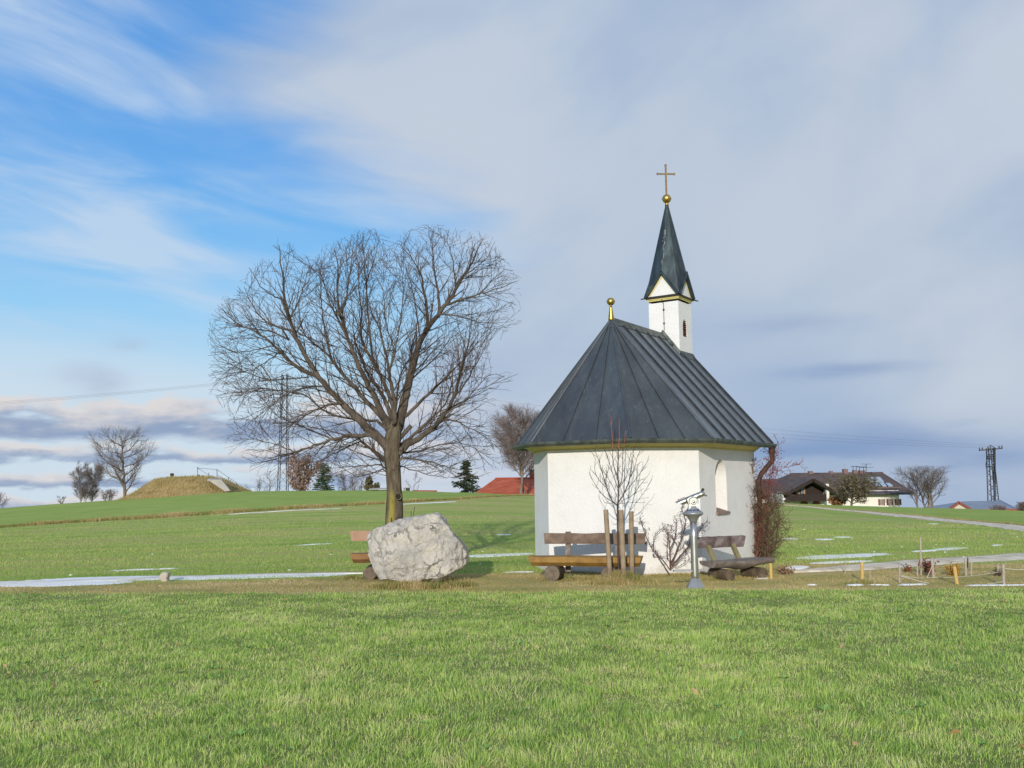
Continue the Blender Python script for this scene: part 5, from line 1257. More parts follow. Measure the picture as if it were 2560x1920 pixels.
red_stem = mat('red_stem', [(.15, .035, .035), (.26, .075, .065)], 5, .6); brown_stem = mat('brown_stem', [(.085, .052, .034), (.17, .11, .07)], 5, .85)
def climber():
    rg = np.random.default_rng(31); P0 = cp(LL + .1, W_ + .28, 0); base = P0.copy(); base[2] = tz(P0[0], P0[1])
    t = thing('climbing_bush', base, 'tall tangled bush of red and brown stems at the chapel corner', 'shrub')
    d = P0[1]
    def Z(u, v, dy=0): return at(u, v, d + dy)
    reds = [[(1862, 1345), (1864, 1290), (1856, 1225), (1862, 1180)], [(1872, 1350), (1878, 1290), (1886, 1220), (1880, 1160), (1868, 1150)], [(1870, 1340), (1866, 1270), (1852, 1210), (1842, 1178)],
            [(1895, 1400), (1900, 1300), (1925, 1220), (1933, 1160), (1948, 1120), (1946, 1105)], [(1890, 1400), (1910, 1280), (1935, 1200), (1950, 1170), (1985, 1165), (2000, 1160)], [(1885, 1380), (1880, 1260), (1876, 1170), (1890, 1150)], [(1893, 1390), (1890, 1260), (1920, 1170), (1930, 1130)]]
    brn = [[(1900 + rg.uniform(-22, 30), 1425), (1908 + rg.uniform(-25, 38), 1360), (1918 + rg.uniform(-30, 45), 1290), (1922 + rg.uniform(-45, 58), 1225 + rg.uniform(-45, 50))] for _ in range(15)]
    brn += [[(1905, 1410), (1925, 1340), (1950, 1300), (1970, 1290 + k)] for k in (-5, 15, 40)] + [[(1900, 1415), (1930, 1370), (1955, 1345), (1972, 1330 + k)] for k in (0, 20)]
    tr = [[(1893, 1425), (1888, 1340), (1885, 1260), (1882, 1190), (1880, 1160)], [(1890, 1425), (1894, 1350), (1898, 1280), (1908, 1220)]]
    L1 = []; L1r = []; fine = []; finer = []
    def run(lst, r, store, fstore, cnt, ln, up):
        for pl in lst:
            n = max(10, 3 * len(pl)); dy = rg.uniform(-.35, .25); p = smooth_poly([Z(u, v, dy + rg.normal(0, .05)) for u, v in pl], n) + rg.normal(0, .008, (n, 3))
            rr = np.linspace(r, r * .35, n); store.append((p, rr)); L = np.linalg.norm(np.diff(p, axis=0), axis=1).sum()
            f = sprout(rg, p, rr, int(L * cnt), ln, (30, 75), .15, up, 5, .18, .6, .0025, .2, rmin=.0035, rmax=.006); fstore += f
            for q in f:
                fstore += sprout(rg, q[0], q[1], 4, ln * .45, (30, 70), .2, up, 3, .15, .7, .002, .2, rmin=.0028, rmax=.004)
    reds += [[(1895 + rg.uniform(-20, 20), 1420), (1900 + rg.uniform(-25, 25), 1300), (1905 + rg.uniform(-35, 45), 1200), (1905 + rg.uniform(-40, 50), 1140 + rg.uniform(-25, 40))] for _ in range(3)]
    run(reds, .011, L1r, finer, 15, .24, .1); run(brn, .010, L1, fine, 15, .28, .05); run(tr, .045, L1, fine, 26, .30, .05)
    fine = [q for q in fine if q[0][-1][2] > base[2] + .02]
    tubes_obj('red_stem', L1r, 6, red_stem, t); tubes_obj('stem', L1, 7, brown_stem, t)
    tubes_obj('red_twig', finer, 4, red_stem, t)['kind'] = 'stuff'; tubes_obj('twig', fine, 4, brown_stem, t)['kind'] = 'stuff'
    mb = MB()
    for q in finer[::3]:
        b = q[0][-1]
        if b[2] > 1.9: mb.sphere(b, rg.uniform(.008, .013), 6)
    mb.build('berry', mat('red_hip', [(.20, .025, .025), (.32, .05, .04)], 9, .4), t)['kind'] = 'stuff'
climber()
# low grass mounds round the sapling and the boulder foot
def tufts():
    rg = np.random.default_rng(77); X = []; Y = []; Hh = []
    c = at(1552, 1440, DS); n = 5200; a = rg.uniform(0, 6.28, n); r = np.abs(rg.normal(0, .30, n)); X.append(c[0] + np.cos(a) * r * 1.2); Y.append(c[1] - .08 + np.sin(a) * r * .5); Hh.append(.23 * np.exp(-(r / .45) ** 2) * rg.uniform(.4, 1.1, n) + .03)
    for u in np.linspace(925, 1175, 34):
        c = at(u, 1452, 15.86 + .06 * math.sin(u * .05) + .25 * abs((u - 1040) / 130) ** 2); n = 190; X.append(c[0] + rg.normal(0, .07, n)); Y.append(c[1] + rg.normal(0, .06, n)); Hh.append((.06 + .11 * rg.random()) * rg.uniform(.4, 1.2, n))
    for f in np.linspace(0, 1, 34):
        p = cp(-P_, -Q_ + 2 * Q_ * f, 0) - S_ * .06; n = 55; X.append(p[0] + rg.normal(0, .06, n)); Y.append(p[1] + rg.normal(0, .05, n)); Hh.append(.05 * rg.uniform(.4, 1.4, n))
    for f in np.linspace(0, 1, 34):
        p = cp(-P_ + (P_ - RR) * f, Q_ + (W_ - Q_) * f, 0) + (T_ * .7 - S_ * .7) * .06; n = 45; X.append(p[0] + rg.normal(0, .06, n)); Y.append(p[1] + rg.normal(0, .05, n)); Hh.append(.05 * rg.uniform(.4, 1.4, n))
    for u, v, d in ((2155, 1450, 15.9), (1404, 1445, 17.3), (1500, 1440, 17.1), (1800, 1445, 16.9), (1930, 1440, 17.0), (880, 1435, 17.6), (1010, 1445, 16.0)):
        c = at(u, v, d); n = 420; a = rg.uniform(0, 6.28, n); r = np.abs(rg.normal(0, .22, n)); X.append(c[0] + np.cos(a) * r * 1.4); Y.append(c[1] + np.sin(a) * r * .5); Hh.append(.10 * np.exp(-(r / .35) ** 2) * rg.uniform(.3, 1.1, n) + .02)
    X, Y, Hh = map(np.concatenate, (X, Y, Hh)); p = fbm(X * 3, Y * 5, 71)
    blades('tall_dry_grass', X, Y, Hh, .0075 * rg.uniform(.6, 1.4, len(X)), np.clip(.5 + (p - .5) * 1.2 + rg.normal(0, .2, len(X)), 0, 1), dry_m, rg, .55, 'tufts of longer dry grass at the feet of stakes, boulder and chapel wall')
tufts()

# ---- rope fence on the right
FP = []
def fpost(u0, v0, u1, v1, wpx, m, label, name='fence_post', d=None):
    g = gnd(u1, v1); d_ = d or g[1]; r = wpx / 2 * d_ / FPX
    FP.append((u0, v0, d_)); return stake_post(u0, v0, u1, v1, d_, r, m, label, name, 'post', 'posts of the rope fence', bury=.1)
fpost(2155, 1406, 2156, 1453, 8.5, fresh_wood, 'bright yellow new wooden post standing upright in a dry grass tuft')
fpost(2386, 1417, 2392.5, 1461, 9, fresh_wood, 'yellow new wooden post leaning left in front of the reddish plants')
fpost(2249, 1411, 2248.5, 1457, 5.5, pale_wood, 'thin grey post where two slack ropes are tied')
fpost(2301, 1344, 2303, 1438, 4.8, pale_wood, 'tallest and thinnest pale pole of the rope fence')
fpost(2329.5, 1396, 2334, 1445, 7, pale_wood, 'stout grey post beside the red brown dry plant')
fpost(2413, 1397, 2415, 1440, 6, pale_wood, 'grey post near the track, right of the yellow leaved plant')
fpost(2419.5, 1394, 2419, 1420, 3, darkm, 'thin dark iron rod by the gravel track')
fpost(2428.5, 1407, 2428, 1440, 4, pale_wood, 'slim grey post just right of the dark iron rod')
fpost(2494.5, 1410, 2495, 1437, 5.5, pale_wood, 'short grey post behind the upper right rope')
fpost(2508, 1411, 2509.5, 1463, 7.5, pale_wood, 'thick grey post nearest the right edge with ropes on both sides')
fpost(2292.5, 1415, 2294, 1440, 4, pale_wood, 'small short post left of the tallest pole')
fpost(2114, 1404, 2113, 1432, 3.5, pale_wood, 'lonely thin grey post between track and snow patch')
fpost(2175, 1425, 2174.5, 1446, 2.5, pale_wood, 'very thin low stick right of the bright yellow post')
fpost(1926, 1409, 1928, 1443, 8.5, fresh_wood, 'yellow new post at the foot of the climbing bush', d=16.9)
fpost(1910, 1412, 1912, 1440, 5, pale_wood, 'thin grey post left of the yellow post by the bush', d=17.2)
rope_m = mat('rope', [(.50, .46, .36), (.62, .58, .47)], 20, .9)
def rope(a, b, sag, label, n=14, endground=False):
    a = np.array(a); b = np.array(b); pts = [a + (b - a) * f - np.array([0, 0, sag * 4 * f * (1 - f)]) for f in np.linspace(0, 1, n)]
    pts = [np.array([p[0], p[1], max(p[2], tz(p[0], p[1]) + .012)]) for p in pts]
    mb = MB(); mb.tube(pts, .006, 5); o = mb.build('rope', rope_m, org=a); tag(o, label, 'rope', 'ropes of the fence')
dP = {i: FP[i][2] for i in range(len(FP))}
rope(at(2249, 1438, dP[2] - .03), at(2334, 1445, dP[4]), .02, 'rope running right from the thin grey post, low above the grass')
rope(at(2334, 1444, dP[4] - .05), at(2508, 1428, dP[9] - .05), .03, 'long rope rising to the thick grey post at the right')
rope(at(2249, 1439, dP[2] - .05), gnd(2325, 1460), .0, 'fallen rope slanting down to the snow from the thin grey post')
rope(at(2509, 1454, dP[9] - .05), gnd(2470, 1461), .0, 'short slack rope end lying left of the thick grey post')
rope(at(2509, 1421, dP[9] - .03), at(2600, 1420, 15.4), .02, 'rope leaving the picture to the right of the thick grey post')
rope(at(2332, 1412, dP[4] - .05), gnd(2317, 1446), .0, 'loose rope end hanging from the stout grey post')
def small_plant(u, v, w, h, cols, label, seed, n=260, cat='plant'):
    g = gnd(u, v); rg = np.random.default_rng(seed); k = g[1] / FPX; W, H = w * k / 2, h * k
    t = thing('garden_plant', g, label, cat)
    st = []; tips = []
    for i in range(22):
        a = rg.uniform(0, 6.28); e = np.array([math.cos(a) * W * rg.uniform(.2, 1), math.sin(a) * W * rg.uniform(.2, 1), H * rg.uniform(.55, 1)]); p = smooth_poly([g, g + e * np.array([.35, .35, .55]), g + e], 6); st.append((p, np.linspace(.006, .003, 6)))
        tips += [p[2], p[3], p[4], p[5]]
    tubes_obj('stem', st, 4, brown_stem, t)
    V = []; F = []
    for i in range(n):
        c = tips[rg.integers(len(tips))] + rg.normal(0, .035, 3); r = rg.uniform(.015, .035); a = rg.normal(0, 1, 3); a /= np.linalg.norm(a); b = np.cross(a, rg.normal(0, 1, 3)); b /= np.linalg.norm(b) + 1e-9
        V += [c - a * r, c + b * r * .6, c + a * r, c - b * r * .6]; F.append([4 * i, 4 * i + 1, 4 * i + 2, 4 * i + 3])
    o = np_mesh('leaf', np.array(V) - g, [np.array(F)], mat('plant_leaf', cols, 30, .8), ); o.parent = t; o['kind'] = 'stuff'
small_plant(2322, 1437, 44, 36, [(.14, .04, .03), (.26, .09, .05)], 'red brown dried plant around the stout grey post', 1)
small_plant(2385, 1440, 36, 26, [(.30, .06, .03), (.42, .22, .03), (.22, .26, .05)], 'yellow and red leaved plant behind the leaning yellow post', 2)
small_plant(2267, 1431, 18, 14, [(.16, .05, .03), (.26, .11, .06)], 'small rusty plant right of the thin grey post', 3, 90)
small_plant(2495, 1440, 20, 12, [(.07, .05, .03), (.14, .09, .06)], 'low dark plant under the short grey post', 4, 90)
small_plant(1958, 1436, 50, 16, [(.20, .12, .07), (.30, .19, .11)], 'low brown withered plants on the gravel right of the bush', 6, 200)

# ================================================================== the background
def bare_tree(name, u, vt, d, wpx, label, seed, spread=.8, nl=9, dens=1.0, bark_m=None, tw_m=None, trunk_px=4, stems=1, fork=.22, vb=None, up=.25, group=None, leaf=None, cat='tree', top_w=None):
    rg = np.random.default_rng(seed); g = on_ground(u, d); k = d / FPX
    top = at(u, vt, d)[2]; H = top - g[2]; W = wpx * k / 2
    t = thing(name, g, label, cat, group); L0 = []; L1 = []; L2 = []; L3 = []
    tr = trunk_px * k / 2
    for s in range(stems):
        b = g + np.array([rg.normal(0, W * .18) if stems > 1 else 0, rg.normal(0, W * .18) if stems > 1 else 0, -.15])
        lean = rg.normal(0, .06 if stems == 1 else .16, 2) * H
        p = smooth_poly([b, b + np.array([lean[0] * .3, lean[1] * .3, H * .4]), b + np.array([lean[0], lean[1], H * .97])], 18) + np.concatenate([[[0, 0, 0]], rg.normal(0, .006 * H, (17, 3)) * np.array([1, 1, 0])])
        L0.append((p, np.linspace(tr, tr * .12, 18)))
        for j in range(nl):
            f = fork + (.86 - fork) * (j + rg.uniform(0, .8)) / nl; i = int(f * 17); a = j * 2.4 + rg.uniform(-.5, .5) + s
            prof = math.sin(math.pi * min(max((f - fork * .2) / (1.08 - fork * .2), 0), 1)) ** .7
            ln = W * spread * prof * rg.uniform(.8, 1.15) / (1 if stems == 1 else 1.3)
            e = p[i] + np.array([math.cos(a) * ln, math.sin(a) * ln, up * H * (1.1 - f) + ln * rg.uniform(.25, .6)])
            m_ = p[i] * .45 + e * .55 + np.array([math.cos(a) * ln * .12, math.sin(a) * ln * .12, -.10 * ln])
            q = smooth_poly([p[i], m_, e], 10) + np.concatenate([[[0, 0, 0]], rg.normal(0, .012 * ln, (9, 3))])
            L1.append((q, np.linspace(tr * (.55 - .3 * f), tr * .07, 10)))
    rt = max(.25 * k, .006)
    for p, r in L0: L2 += sprout(rg, p, r, int(14 * dens), W * .5, (25, 50), .35, .25, 5, .08, .3, rt * .6, .4, rmin=rt, rmax=rt * 2.5)
    for p, r in L1: L2 += sprout(rg, p, r, int(11 * dens), W * .48, (22, 55), .2, .2, 5, .08, .6, rt * .6, .4, rmin=rt, rmax=rt * 2.5)
    for p, r in L2: L3 += sprout(rg, p, r, int(6 * dens), W * .24, (22, 55), .2, .15, 4, .07, .7, rt * .5, .4, rmin=rt * .7, rmax=rt)
    L2 = [q for q in L2 if q[0][-1][2] < top + .02 * H]; L3 = [q for q in L3 if q[0][-1][2] < top + .03 * H]
    tubes_obj('trunk', L0 + L1, 6, bark_m or bark, t)
    o = tubes_obj('crown', L2 + L3, 3, tw_m or far_twig, t); o['kind'] = 'stuff'
    if leaf:
        m, n, sz = leaf; pts = np.concatenate([q[0][1:] for q in L2 + L3]); c = pts[rg.integers(len(pts), size=n)] + rg.normal(0, sz * .8, (n, 3))
        a = rg.normal(0, 1, (n, 3)); a /= np.linalg.norm(a, axis=1, keepdims=True); b = np.cross(a, rg.normal(0, 1, (n, 3))); b /= np.linalg.norm(b, axis=1, keepdims=True); s_ = (sz * rg.uniform(.6, 1.3, n))[:, None]
        V = np.stack([c - a * s_, c + b * s_ * .7, c + a * s_, c - b * s_ * .7], 1).reshape(-1, 3) - g
        lo = np_mesh('foliage', V, [np.arange(4 * n).reshape(n, 4)], m); lo.parent = t; lo['kind'] = 'stuff'
    return t
far_twig = mat('far_twig', [(.13, .10, .095), (.21, .17, .16)], .6, .9)
far_bark = mat('far_bark', [(.15, .11, .085), (.25, .19, .15)], 1, .9)
birch_bark = mat('birch_bark', [(.30, .27, .25), (.48, .45, .42)], 1.2, .9)
BG = dict(bark_m=far_bark, tw_m=far_twig)
bare_tree('bare_tree', 312, 1063, 80, 150, 'tall bare tree with a pointed leader beside the grassy mound', 101, .92, 17, 1.5, trunk_px=8.5, fork=.13, up=.15, **BG)
bare_tree('birch_tree', 218, 1152, 84, 78, 'pale stemmed dense bare birch left of the tall bare tree', 102, .62, 14, 1.5, bark_m=birch_bark, tw_m=far_twig, trunk_px=3, stems=3, fork=.04, up=.16)
bare_tree('shrub', 270, 1222, 82, 52, 'low bare shrub between birch and tall bare tree', 103, .9, 6, .8, trunk_px=2, stems=3, fork=.05, cat='shrub', **BG)
bare_tree('shrub', 150, 1236, 84, 22, 'tiny bare bush left of the birch on the hill', 104, .9, 5, .7, trunk_px=1.5, stems=2, fork=.05, cat='shrub', **BG)
bare_tree('bare_tree', -2, 1230, 92, 60, 'small bare tree cut by the left edge of the picture', 105, .9, 8, 1, trunk_px=3, fork=.1, **BG)
bare_tree('bare_tree', 640, 1196, 120, 60, 'faint small bare tree right of the grassy mound', 106, .9, 7, .9, trunk_px=2.5, fork=.1, **BG)
bare_tree('bare_tree', 674, 1172, 110, 56, 'slender bare tree just left of the lattice mast foot', 107, .9, 7, .8, trunk_px=3.5, fork=.2, **BG)
russet = mat('russet_leaf', [(.20, .125, .095), (.29, .19, .15), (.36, .25, .205)], 1.2, .9)
bare_tree('russet_tree', 748, 1136, 112, 92, 'dense rust brown tree behind the lattice mast', 108, .8, 13, 1.2, trunk_px=6, fork=.08, up=.3, leaf=(russet, 2200, .14), bark_m=far_bark, tw_m=russet)
bare_tree('bare_tree', 790, 1130, 122, 90, 'hazy pinkish bare tree between the russet and the green tree', 109, .8, 9, .9, trunk_px=3, fork=.12, **BG)
olive = mat('olive_leaf', [(.085, .075, .03), (.15, .13, .055)], 1.2, .9)
bare_tree('bare_tree', 870, 1176, 116, 80, 'wide grey bare tree left of the linden trunk, further back', 110, 1.0, 9, 1, trunk_px=3, stems=2, fork=.08, **BG)
bare_tree('bare_tree', 905, 1160, 124, 70, 'taller hazy bare tree close behind the linden trunk', 111, .9, 9, .9, trunk_px=3, fork=.1, **BG)
bare_tree('olive_bush', 930, 1188, 112, 36, 'small olive brown leafy bush left of the linden trunk', 112, .8, 8, .9, trunk_px=3, fork=.05, leaf=(olive, 1100, .16), cat='bush', **BG)
bare_tree('bare_tree', 1030, 1178, 124, 50, 'faint bare tree just right of the linden trunk', 113, .8, 7, .8, trunk_px=2, fork=.1, **BG)
warm_twig = mat('reddish_far_twig', [(.17, .125, .115), (.27, .21, .195)], .6, .9)
bare_tree('bare_tree', 1322, 1008, 82, 150, 'fine twigged bare tree behind the red roof, half hidden by the chapel', 114, .95, 20, 2.2, bark_m=far_bark, tw_m=warm_twig, trunk_px=7, fork=.22, stems=2, up=.22)
grey_leaf = mat('grey_green_twig', [(.11, .09, .055), (.19, .155, .10)], .8, .9)
bare_tree('gnarled_tree', 2128, 1186, 84, 122, 'dense olive brown gnarled tree in front of the big farmhouse', 115, 1.0, 16, 1.7, bark_m=far_bark, tw_m=grey_leaf, trunk_px=6, fork=.12, up=.12, leaf=(grey_leaf, 1500, .10))
bare_tree('bare_tree', 2122, 1156, 118, 34, 'thin bare treetop with orange twigs above the farmhouse roof', 116, .9, 8, .8, bark_m=far_bark, tw_m=mat('orange_twig', [(.32, .20, .13), (.42, .28, .19)], 1, .9), trunk_px=2.5, fork=.5)
bare_tree('bare_tree', 2318, 1166, 92, 118, 'vase shaped bare tree with several stems right of the farmhouse', 117, .95, 10, 1.1, trunk_px=5, stems=4, fork=.1, up=.4, **BG)
bare_tree('shrub', 2556, 1254, 100, 40, 'reddish bare bush at the right edge beyond the long roof', 118, 1, 8, 1.2, bark_m=far_bark, tw_m=warm_twig, trunk_px=2, stems=4, fork=.05, cat='shrub')
bare_tree('shrub', 2494, 1262, 104, 34, 'low reddish shrub behind the right lattice mast', 119, 1, 7, 1, bark_m=far_bark, tw_m=warm_twig, trunk_px=2, stems=3, fork=.05, cat='shrub')
bare_tree('hedge_bush', 2095, 1243, 86, 44, 'low orange brown beech hedge between the farmhouse gable and the gnarled tree', 120, 1.1, 8, 1, trunk_px=2, stems=4, fork=.03, leaf=(mat('orange_leaf', [(.28, .13, .05), (.40, .21, .09)], 2, .9), 1500, .10), cat='hedge', **BG)

needle = mat('spruce_needle', [(.016, .030, .014), (.035, .055, .026), (.075, .085, .045)], .9, .85)
needle2 = mat('thuja_green', [(.020, .050, .016), (.045, .095, .030), (.085, .13, .055)], .9, .85)
def conifer(u, vt, d, wpx, label, seed, m, whorls=15, nb=9, droop=.35, expo=.8, dense=1.0, name='spruce_tree', base_f=.04):
    rg = np.random.default_rng(seed); g = on_ground(u, d); k = d / FPX; H = at(u, vt, d)[2] - g[2]; W = wpx * k / 2
    t = thing(name, g, label, 'tree'); 
    br = []; V = []
    for i in range(whorls):
        f = base_f + (1 - base_f) * (i / whorls) ** .92; z = f * H; R_ = W * (1 - f) ** expo
        for j in range(max(4, int(nb * (1 - .5 * f)))):
            a = rg.uniform(0, 6.28); L = R_ * rg.uniform(.62, 1.22); z0 = z + rg.uniform(-.02, .02) * H
            p0 = g + np.array([0, 0, z0]); dr = np.array([math.cos(a), math.sin(a), 0])
            p = np.array([p0, p0 + dr * L * .5 - np.array([0, 0, L * droop * .45]), p0 + dr * L * .85 - np.array([0, 0, L * droop * .62]), p0 + dr * L - np.array([0, 0, L * droop * .50])]); q = resample(p, 8); br.append((q, np.linspace(.02, .006, 8)))
            n = int(26 * dense * (.35 + L / W))
            c = q[rg.integers(1, 8, n)] + rg.normal(0, 1, (n, 3)) * np.array([.10, .10, .05]) * (W * .35)
            side = np.cross(dr, [0, 0, 1.]); dv = dr * rg.uniform(.2, 1, (n, 1)) + side * rg.normal(0, .6, (n, 1)) + np.array([0, 0, -1.]) * rg.uniform(0, .6, (n, 1)); dv /= np.linalg.norm(dv, axis=1, keepdims=True)
            w_ = np.cross(dv, rg.normal(0, 1, (n, 3))); w_ /= np.linalg.norm(w_, axis=1, keepdims=True); s_ = (W * .13 * rg.uniform(.6, 1.3, n))[:, None]
            V.append(np.stack([c, c + dv * s_ * .5 + w_ * s_ * .22, c + dv * s_, c + dv * s_ * .5 - w_ * s_ * .22], 1).reshape(-1, 3))
    tubes_obj('trunk', br + [(resample([g - np.array([0, 0, .2]), g + np.array([0, 0, H * .99])], 8), np.linspace(H * .025, H * .003, 8))], 5, far_bark, t); V = np.concatenate(V) - g
    o = np_mesh('crown', V, [np.arange(len(V)).reshape(-1, 4)], m); o.parent = t; o['kind'] = 'stuff'
conifer(1166, 1147, 100, 92, 'dark spruce with ragged tiers left of the red roof', 201, needle, 17, 11, .35, .8, 1.7)
conifer(811, 1155, 112, 56, 'bushy green conifer with rounded top beside the russet tree', 202, needle2, 18, 13, -.25, .42, 2.0, 'conifer', .12)
conifer(648, 1196, 116, 13, 'tiny dark narrow conifer left of the lattice mast', 203, needle, 12, 7, -.3, .6, 1, 'conifer')

# ---- grass covered reservoir mound with concrete front and railing
def mound():
    d = 80.5; k = d / FPX; g = on_ground(470, d)
    t = thing('grassy_mound', g, 'ochre grass covered bunker mound with a concrete corner on the hill', 'mound')
    prof = [(330, 1252), (345, 1243), (368, 1226), (392, 1209), (412, 1197.5), (440, 1195.5), (480, 1193.5), (515, 1193), (535, 1196), (553, 1201), (575, 1212), (600, 1226), (622, 1238)]
    top = [at(u, v, d) for u, v in prof]; V = []; dep = 5.5; n = 13
    us = np.linspace(330, 622, 60); vs = np.interp(us, [p[0] for p in prof], [p[1] for p in prof])
    rows = 15
    for j in range(rows):
        f = j / (rows - 1) * 2 - 1
        for u, v in zip(us, vs):
            p = at(u, v, d); gz = tz(p[0], d + f * dep) - .2; h = max(p[2] - gz, 0) * min(1, (1 - abs(f) ** 1.0) * 1.65)
            V.append([p[0], d + f * dep, gz + h + .10 * (mnoise.noise(Vector((p[0] * 1.3, f * 6, 2)))) * (h > .2)])
    c = len(us); F = [(j * c + i, j * c + i + 1, (j + 1) * c + i + 1, (j + 1) * c + i) for j in range(rows - 1) for i in range(c - 1)]
    mb = MB(); mb.add(V, F, True)
    m = mat('ochre_turf', [(.20, .125, .04), (.31, .205, .075), (.40, .28, .12), (.28, .22, .08)], 1.1, 1, .8, 6, detail=7); mb.build('turf', m, t)
    rg = np.random.default_rng(6); VV = np.array(V).reshape(rows, c, 3); fi = rg.uniform(0, rows - 1.01, 9000); fj = rg.uniform(0, c - 1.01, 9000); i0, j0 = fi.astype(int), fj.astype(int); a_, b_ = (fi - i0)[:, None], (fj - j0)[:, None]
    Pm = VV[i0, j0] * (1 - a_) * (1 - b_) + VV[i0 + 1, j0] * a_ * (1 - b_) + VV[i0, j0 + 1] * (1 - a_) * b_ + VV[i0 + 1, j0 + 1] * a_ * b_
    hh_ = .22 * rg.uniform(.3, 1.2, 9000); dx = rg.normal(0, .06, (9000, 2)); sd = rg.uniform(0, 3.14, 9000); wv_ = np.stack([np.cos(sd), np.sin(sd), 0 * sd], 1) * .02
    BV = np.stack([Pm - wv_, Pm + wv_, Pm + np.concatenate([dx, hh_[:, None]], 1)], 1).reshape(-1, 3) - g
    bo = np_mesh('turf_blades', BV, [np.arange(27000).reshape(-1, 3)], dry_m, {'var': np.repeat(np.clip(rg.normal(.55, .15, 9000), 0, 1), 3)}); bo.parent = t; bo['kind'] = 'stuff'
    conc = mat('concrete', [(.32, .29, .27), (.46, .43, .40)], 1.5, .9, .3, 8); cb = MB()
    y0 = d - 3.6; A = lambda u, v, yy=y0: at(u, v, yy)
    pts = [(522, 1200), (556, 1198), (575, 1222), (566, 1228)]
    cb.slab([A(524, 1201), A(566, 1228.5), A(578, 1227), A(556, 1199)][::-1], .3)
    cb.build('concrete_wall', conc, t)
    lid = MB(); lid.slab([A(519, 1197.5, y0 - .1), A(552, 1200.5, y0 - .1), A(556, 1197.5, y0 + 1.2), A(528, 1195.5, y0 + 1.2)], .15); lid.build('concrete_lid', conc, t)
    sh = MB(); sh.box(A(533, 1202.5, y0 - .1), (.5, .3, .16)); sh.build('vent_opening', darkm, t)
    rail = mat('steel_rail', [(.16, .17, .19), (.24, .25, .27)], 2, .6, metallic=.4)
    ps = [(494, 1167, 1192), (542.5, 1173, 1197), (571, 1192, 1206), (591.5, 1206, 1222), (522, 1182, 1194)]
    rp = thing('railing', g, parent=t)
    for u, v0, v1 in ps:
        mb = MB(); mb.tube([A(u, v1 + 2, d), A(u, v0, d)], .03, 6); mb.build('rail_post', rail, rp)
    for a, b in (((494, 1170), (542.5, 1174)), ((542.5, 1174), (592, 1207)), ((494, 1170), (530, 1193)), ((542, 1186), (590, 1217))):
        mb = MB(); mb.tube([A(*a, d), A(*b, d)], .018, 5); mb.build('rail_bar', rail, rp)
    pp = MB(); pp.tube([A(430, 1202, d), A(430, 1186, d)], .13, 10); pp.lathe(A(430, 1187, d), [(.16, -.05), (.17, .02), (.17, .10), (.05, .14)], 12); pp.build('vent_pipe', rust, t)
    b2 = MB(); b2.box(A(496, 1190, d), (.16, .16, .25)); b2.build('meter_box', darkm, t)
mound()

# ---- lattice masts and the wires between them
mast_m = mat('mast_steel', [(.055, .055, .065), (.10, .10, .115)], 2, .7, metallic=.3)
def mast(name, u, vt, d, wt, wb, arms, label, vb=None, extra=False):
    g = on_ground(u, d); k = d / FPX; H = at(u, vt, d)[2] - g[2]; t = thing(name, g, label, 'power mast')
    n = 15; wt, wb = wt * k / 2, wb * k / 2; mb = MB(); C4 = [(-1, -1), (1, -1), (1, 1), (-1, 1)]; r = .05 if extra else .036
    lv = [(g + np.array([0, 0, H * i / n - (.3 if i == 0 else 0)]), wb + (wt - wb) * i / n) for i in range(n + 1)]
    lg = []
    for a, b in C4:
        lm = MB(); lm.tube([lv[0][0] + np.array([a, b, 0]) * lv[0][1], lv[-1][0] + np.array([a, b, 0]) * lv[-1][1]], r * 1.5, 4); lm.build('corner_leg', mast_m, t)
    for i in range(n):
        for j in range(4):
            A_, B_ = C4[j], C4[(j + 1) % 4]; s = i % 2
            p = lv[i][0] + np.array([*(A_ if s else B_), 0]) * lv[i][1]; q = lv[i + 1][0] + np.array([*(B_ if s else A_), 0]) * lv[i + 1][1]
            mb.tube([p, q], r * .62, 4)
    mb.build('lattice', mast_m, t)
    ends = []
    for (ua, va, ub, vb_) in arms:
        a, b = at(ua, va, d), at(ub, vb_, d); am = MB(); am.bar(a, b, .22, .16); am.bar((a * .75 + b * .25), (a + b) / 2 + np.array([0, 0, .55]), .09); am.bar((b * .75 + a * .25), (a + b) / 2 + np.array([0, 0, .55]), .09); am.build('crossarm', mast_m, t)
        for f in (0.02, .14, .5, .86, .98):
            p = a * (1 - f) + b * f; im = MB(); im.lathe(p + np.array([0, 0, .08]), [(.05, 0), (.11, .08), (.06, .15), (.10, .22), (.04, .30)], 8); im.build('insulator', mast_m, t)
            ends.append(p + np.array([0, 0, .35]))
    if extra:
        for i, (du, dv, w_) in enumerate(((-8, 17, 16), (-10, 22, 14), (-9, 27, 14), (-12, 47, 22))):
            p = at(u + du, vt + dv, d); xm = MB(); xm.box(p + np.array([w_ * k * .25, 0, 0]), (w_ * k, .3, .20)); xm.build('switch_arm', mast_m, t)
        cm = MB(); p = lambda du, dv: at(u + du, vt + dv, d)
        cm.tube([p(-14, 22), p(-17, 34), p(-19, 42), p(-15, 47)], .05, 5); cm.build('jumper_cable', mast_m, t)
        pm = MB(); pm.tube([at(u + 3, vt, d), at(u + 4, vt + 160, d)], .16, 8); pm.build('centre_pipe', mast_m, t)
    return ends
DM1, DM2 = 125, 125
e1 = mast('lattice_mast', 707, 936, DM1, 12, 24, [(646, 953, 772, 943)], 'tall lattice power mast seen through the linden crown')
e2 = mast('lattice_mast', 2483, 1120, DM2, 11, 21, [(2448, 1126, 2506, 1121)], 'dark lattice power mast with switch gear at the right', extra=True)
wire_m = mat('wire', [(.10, .10, .115)], rough=.6)
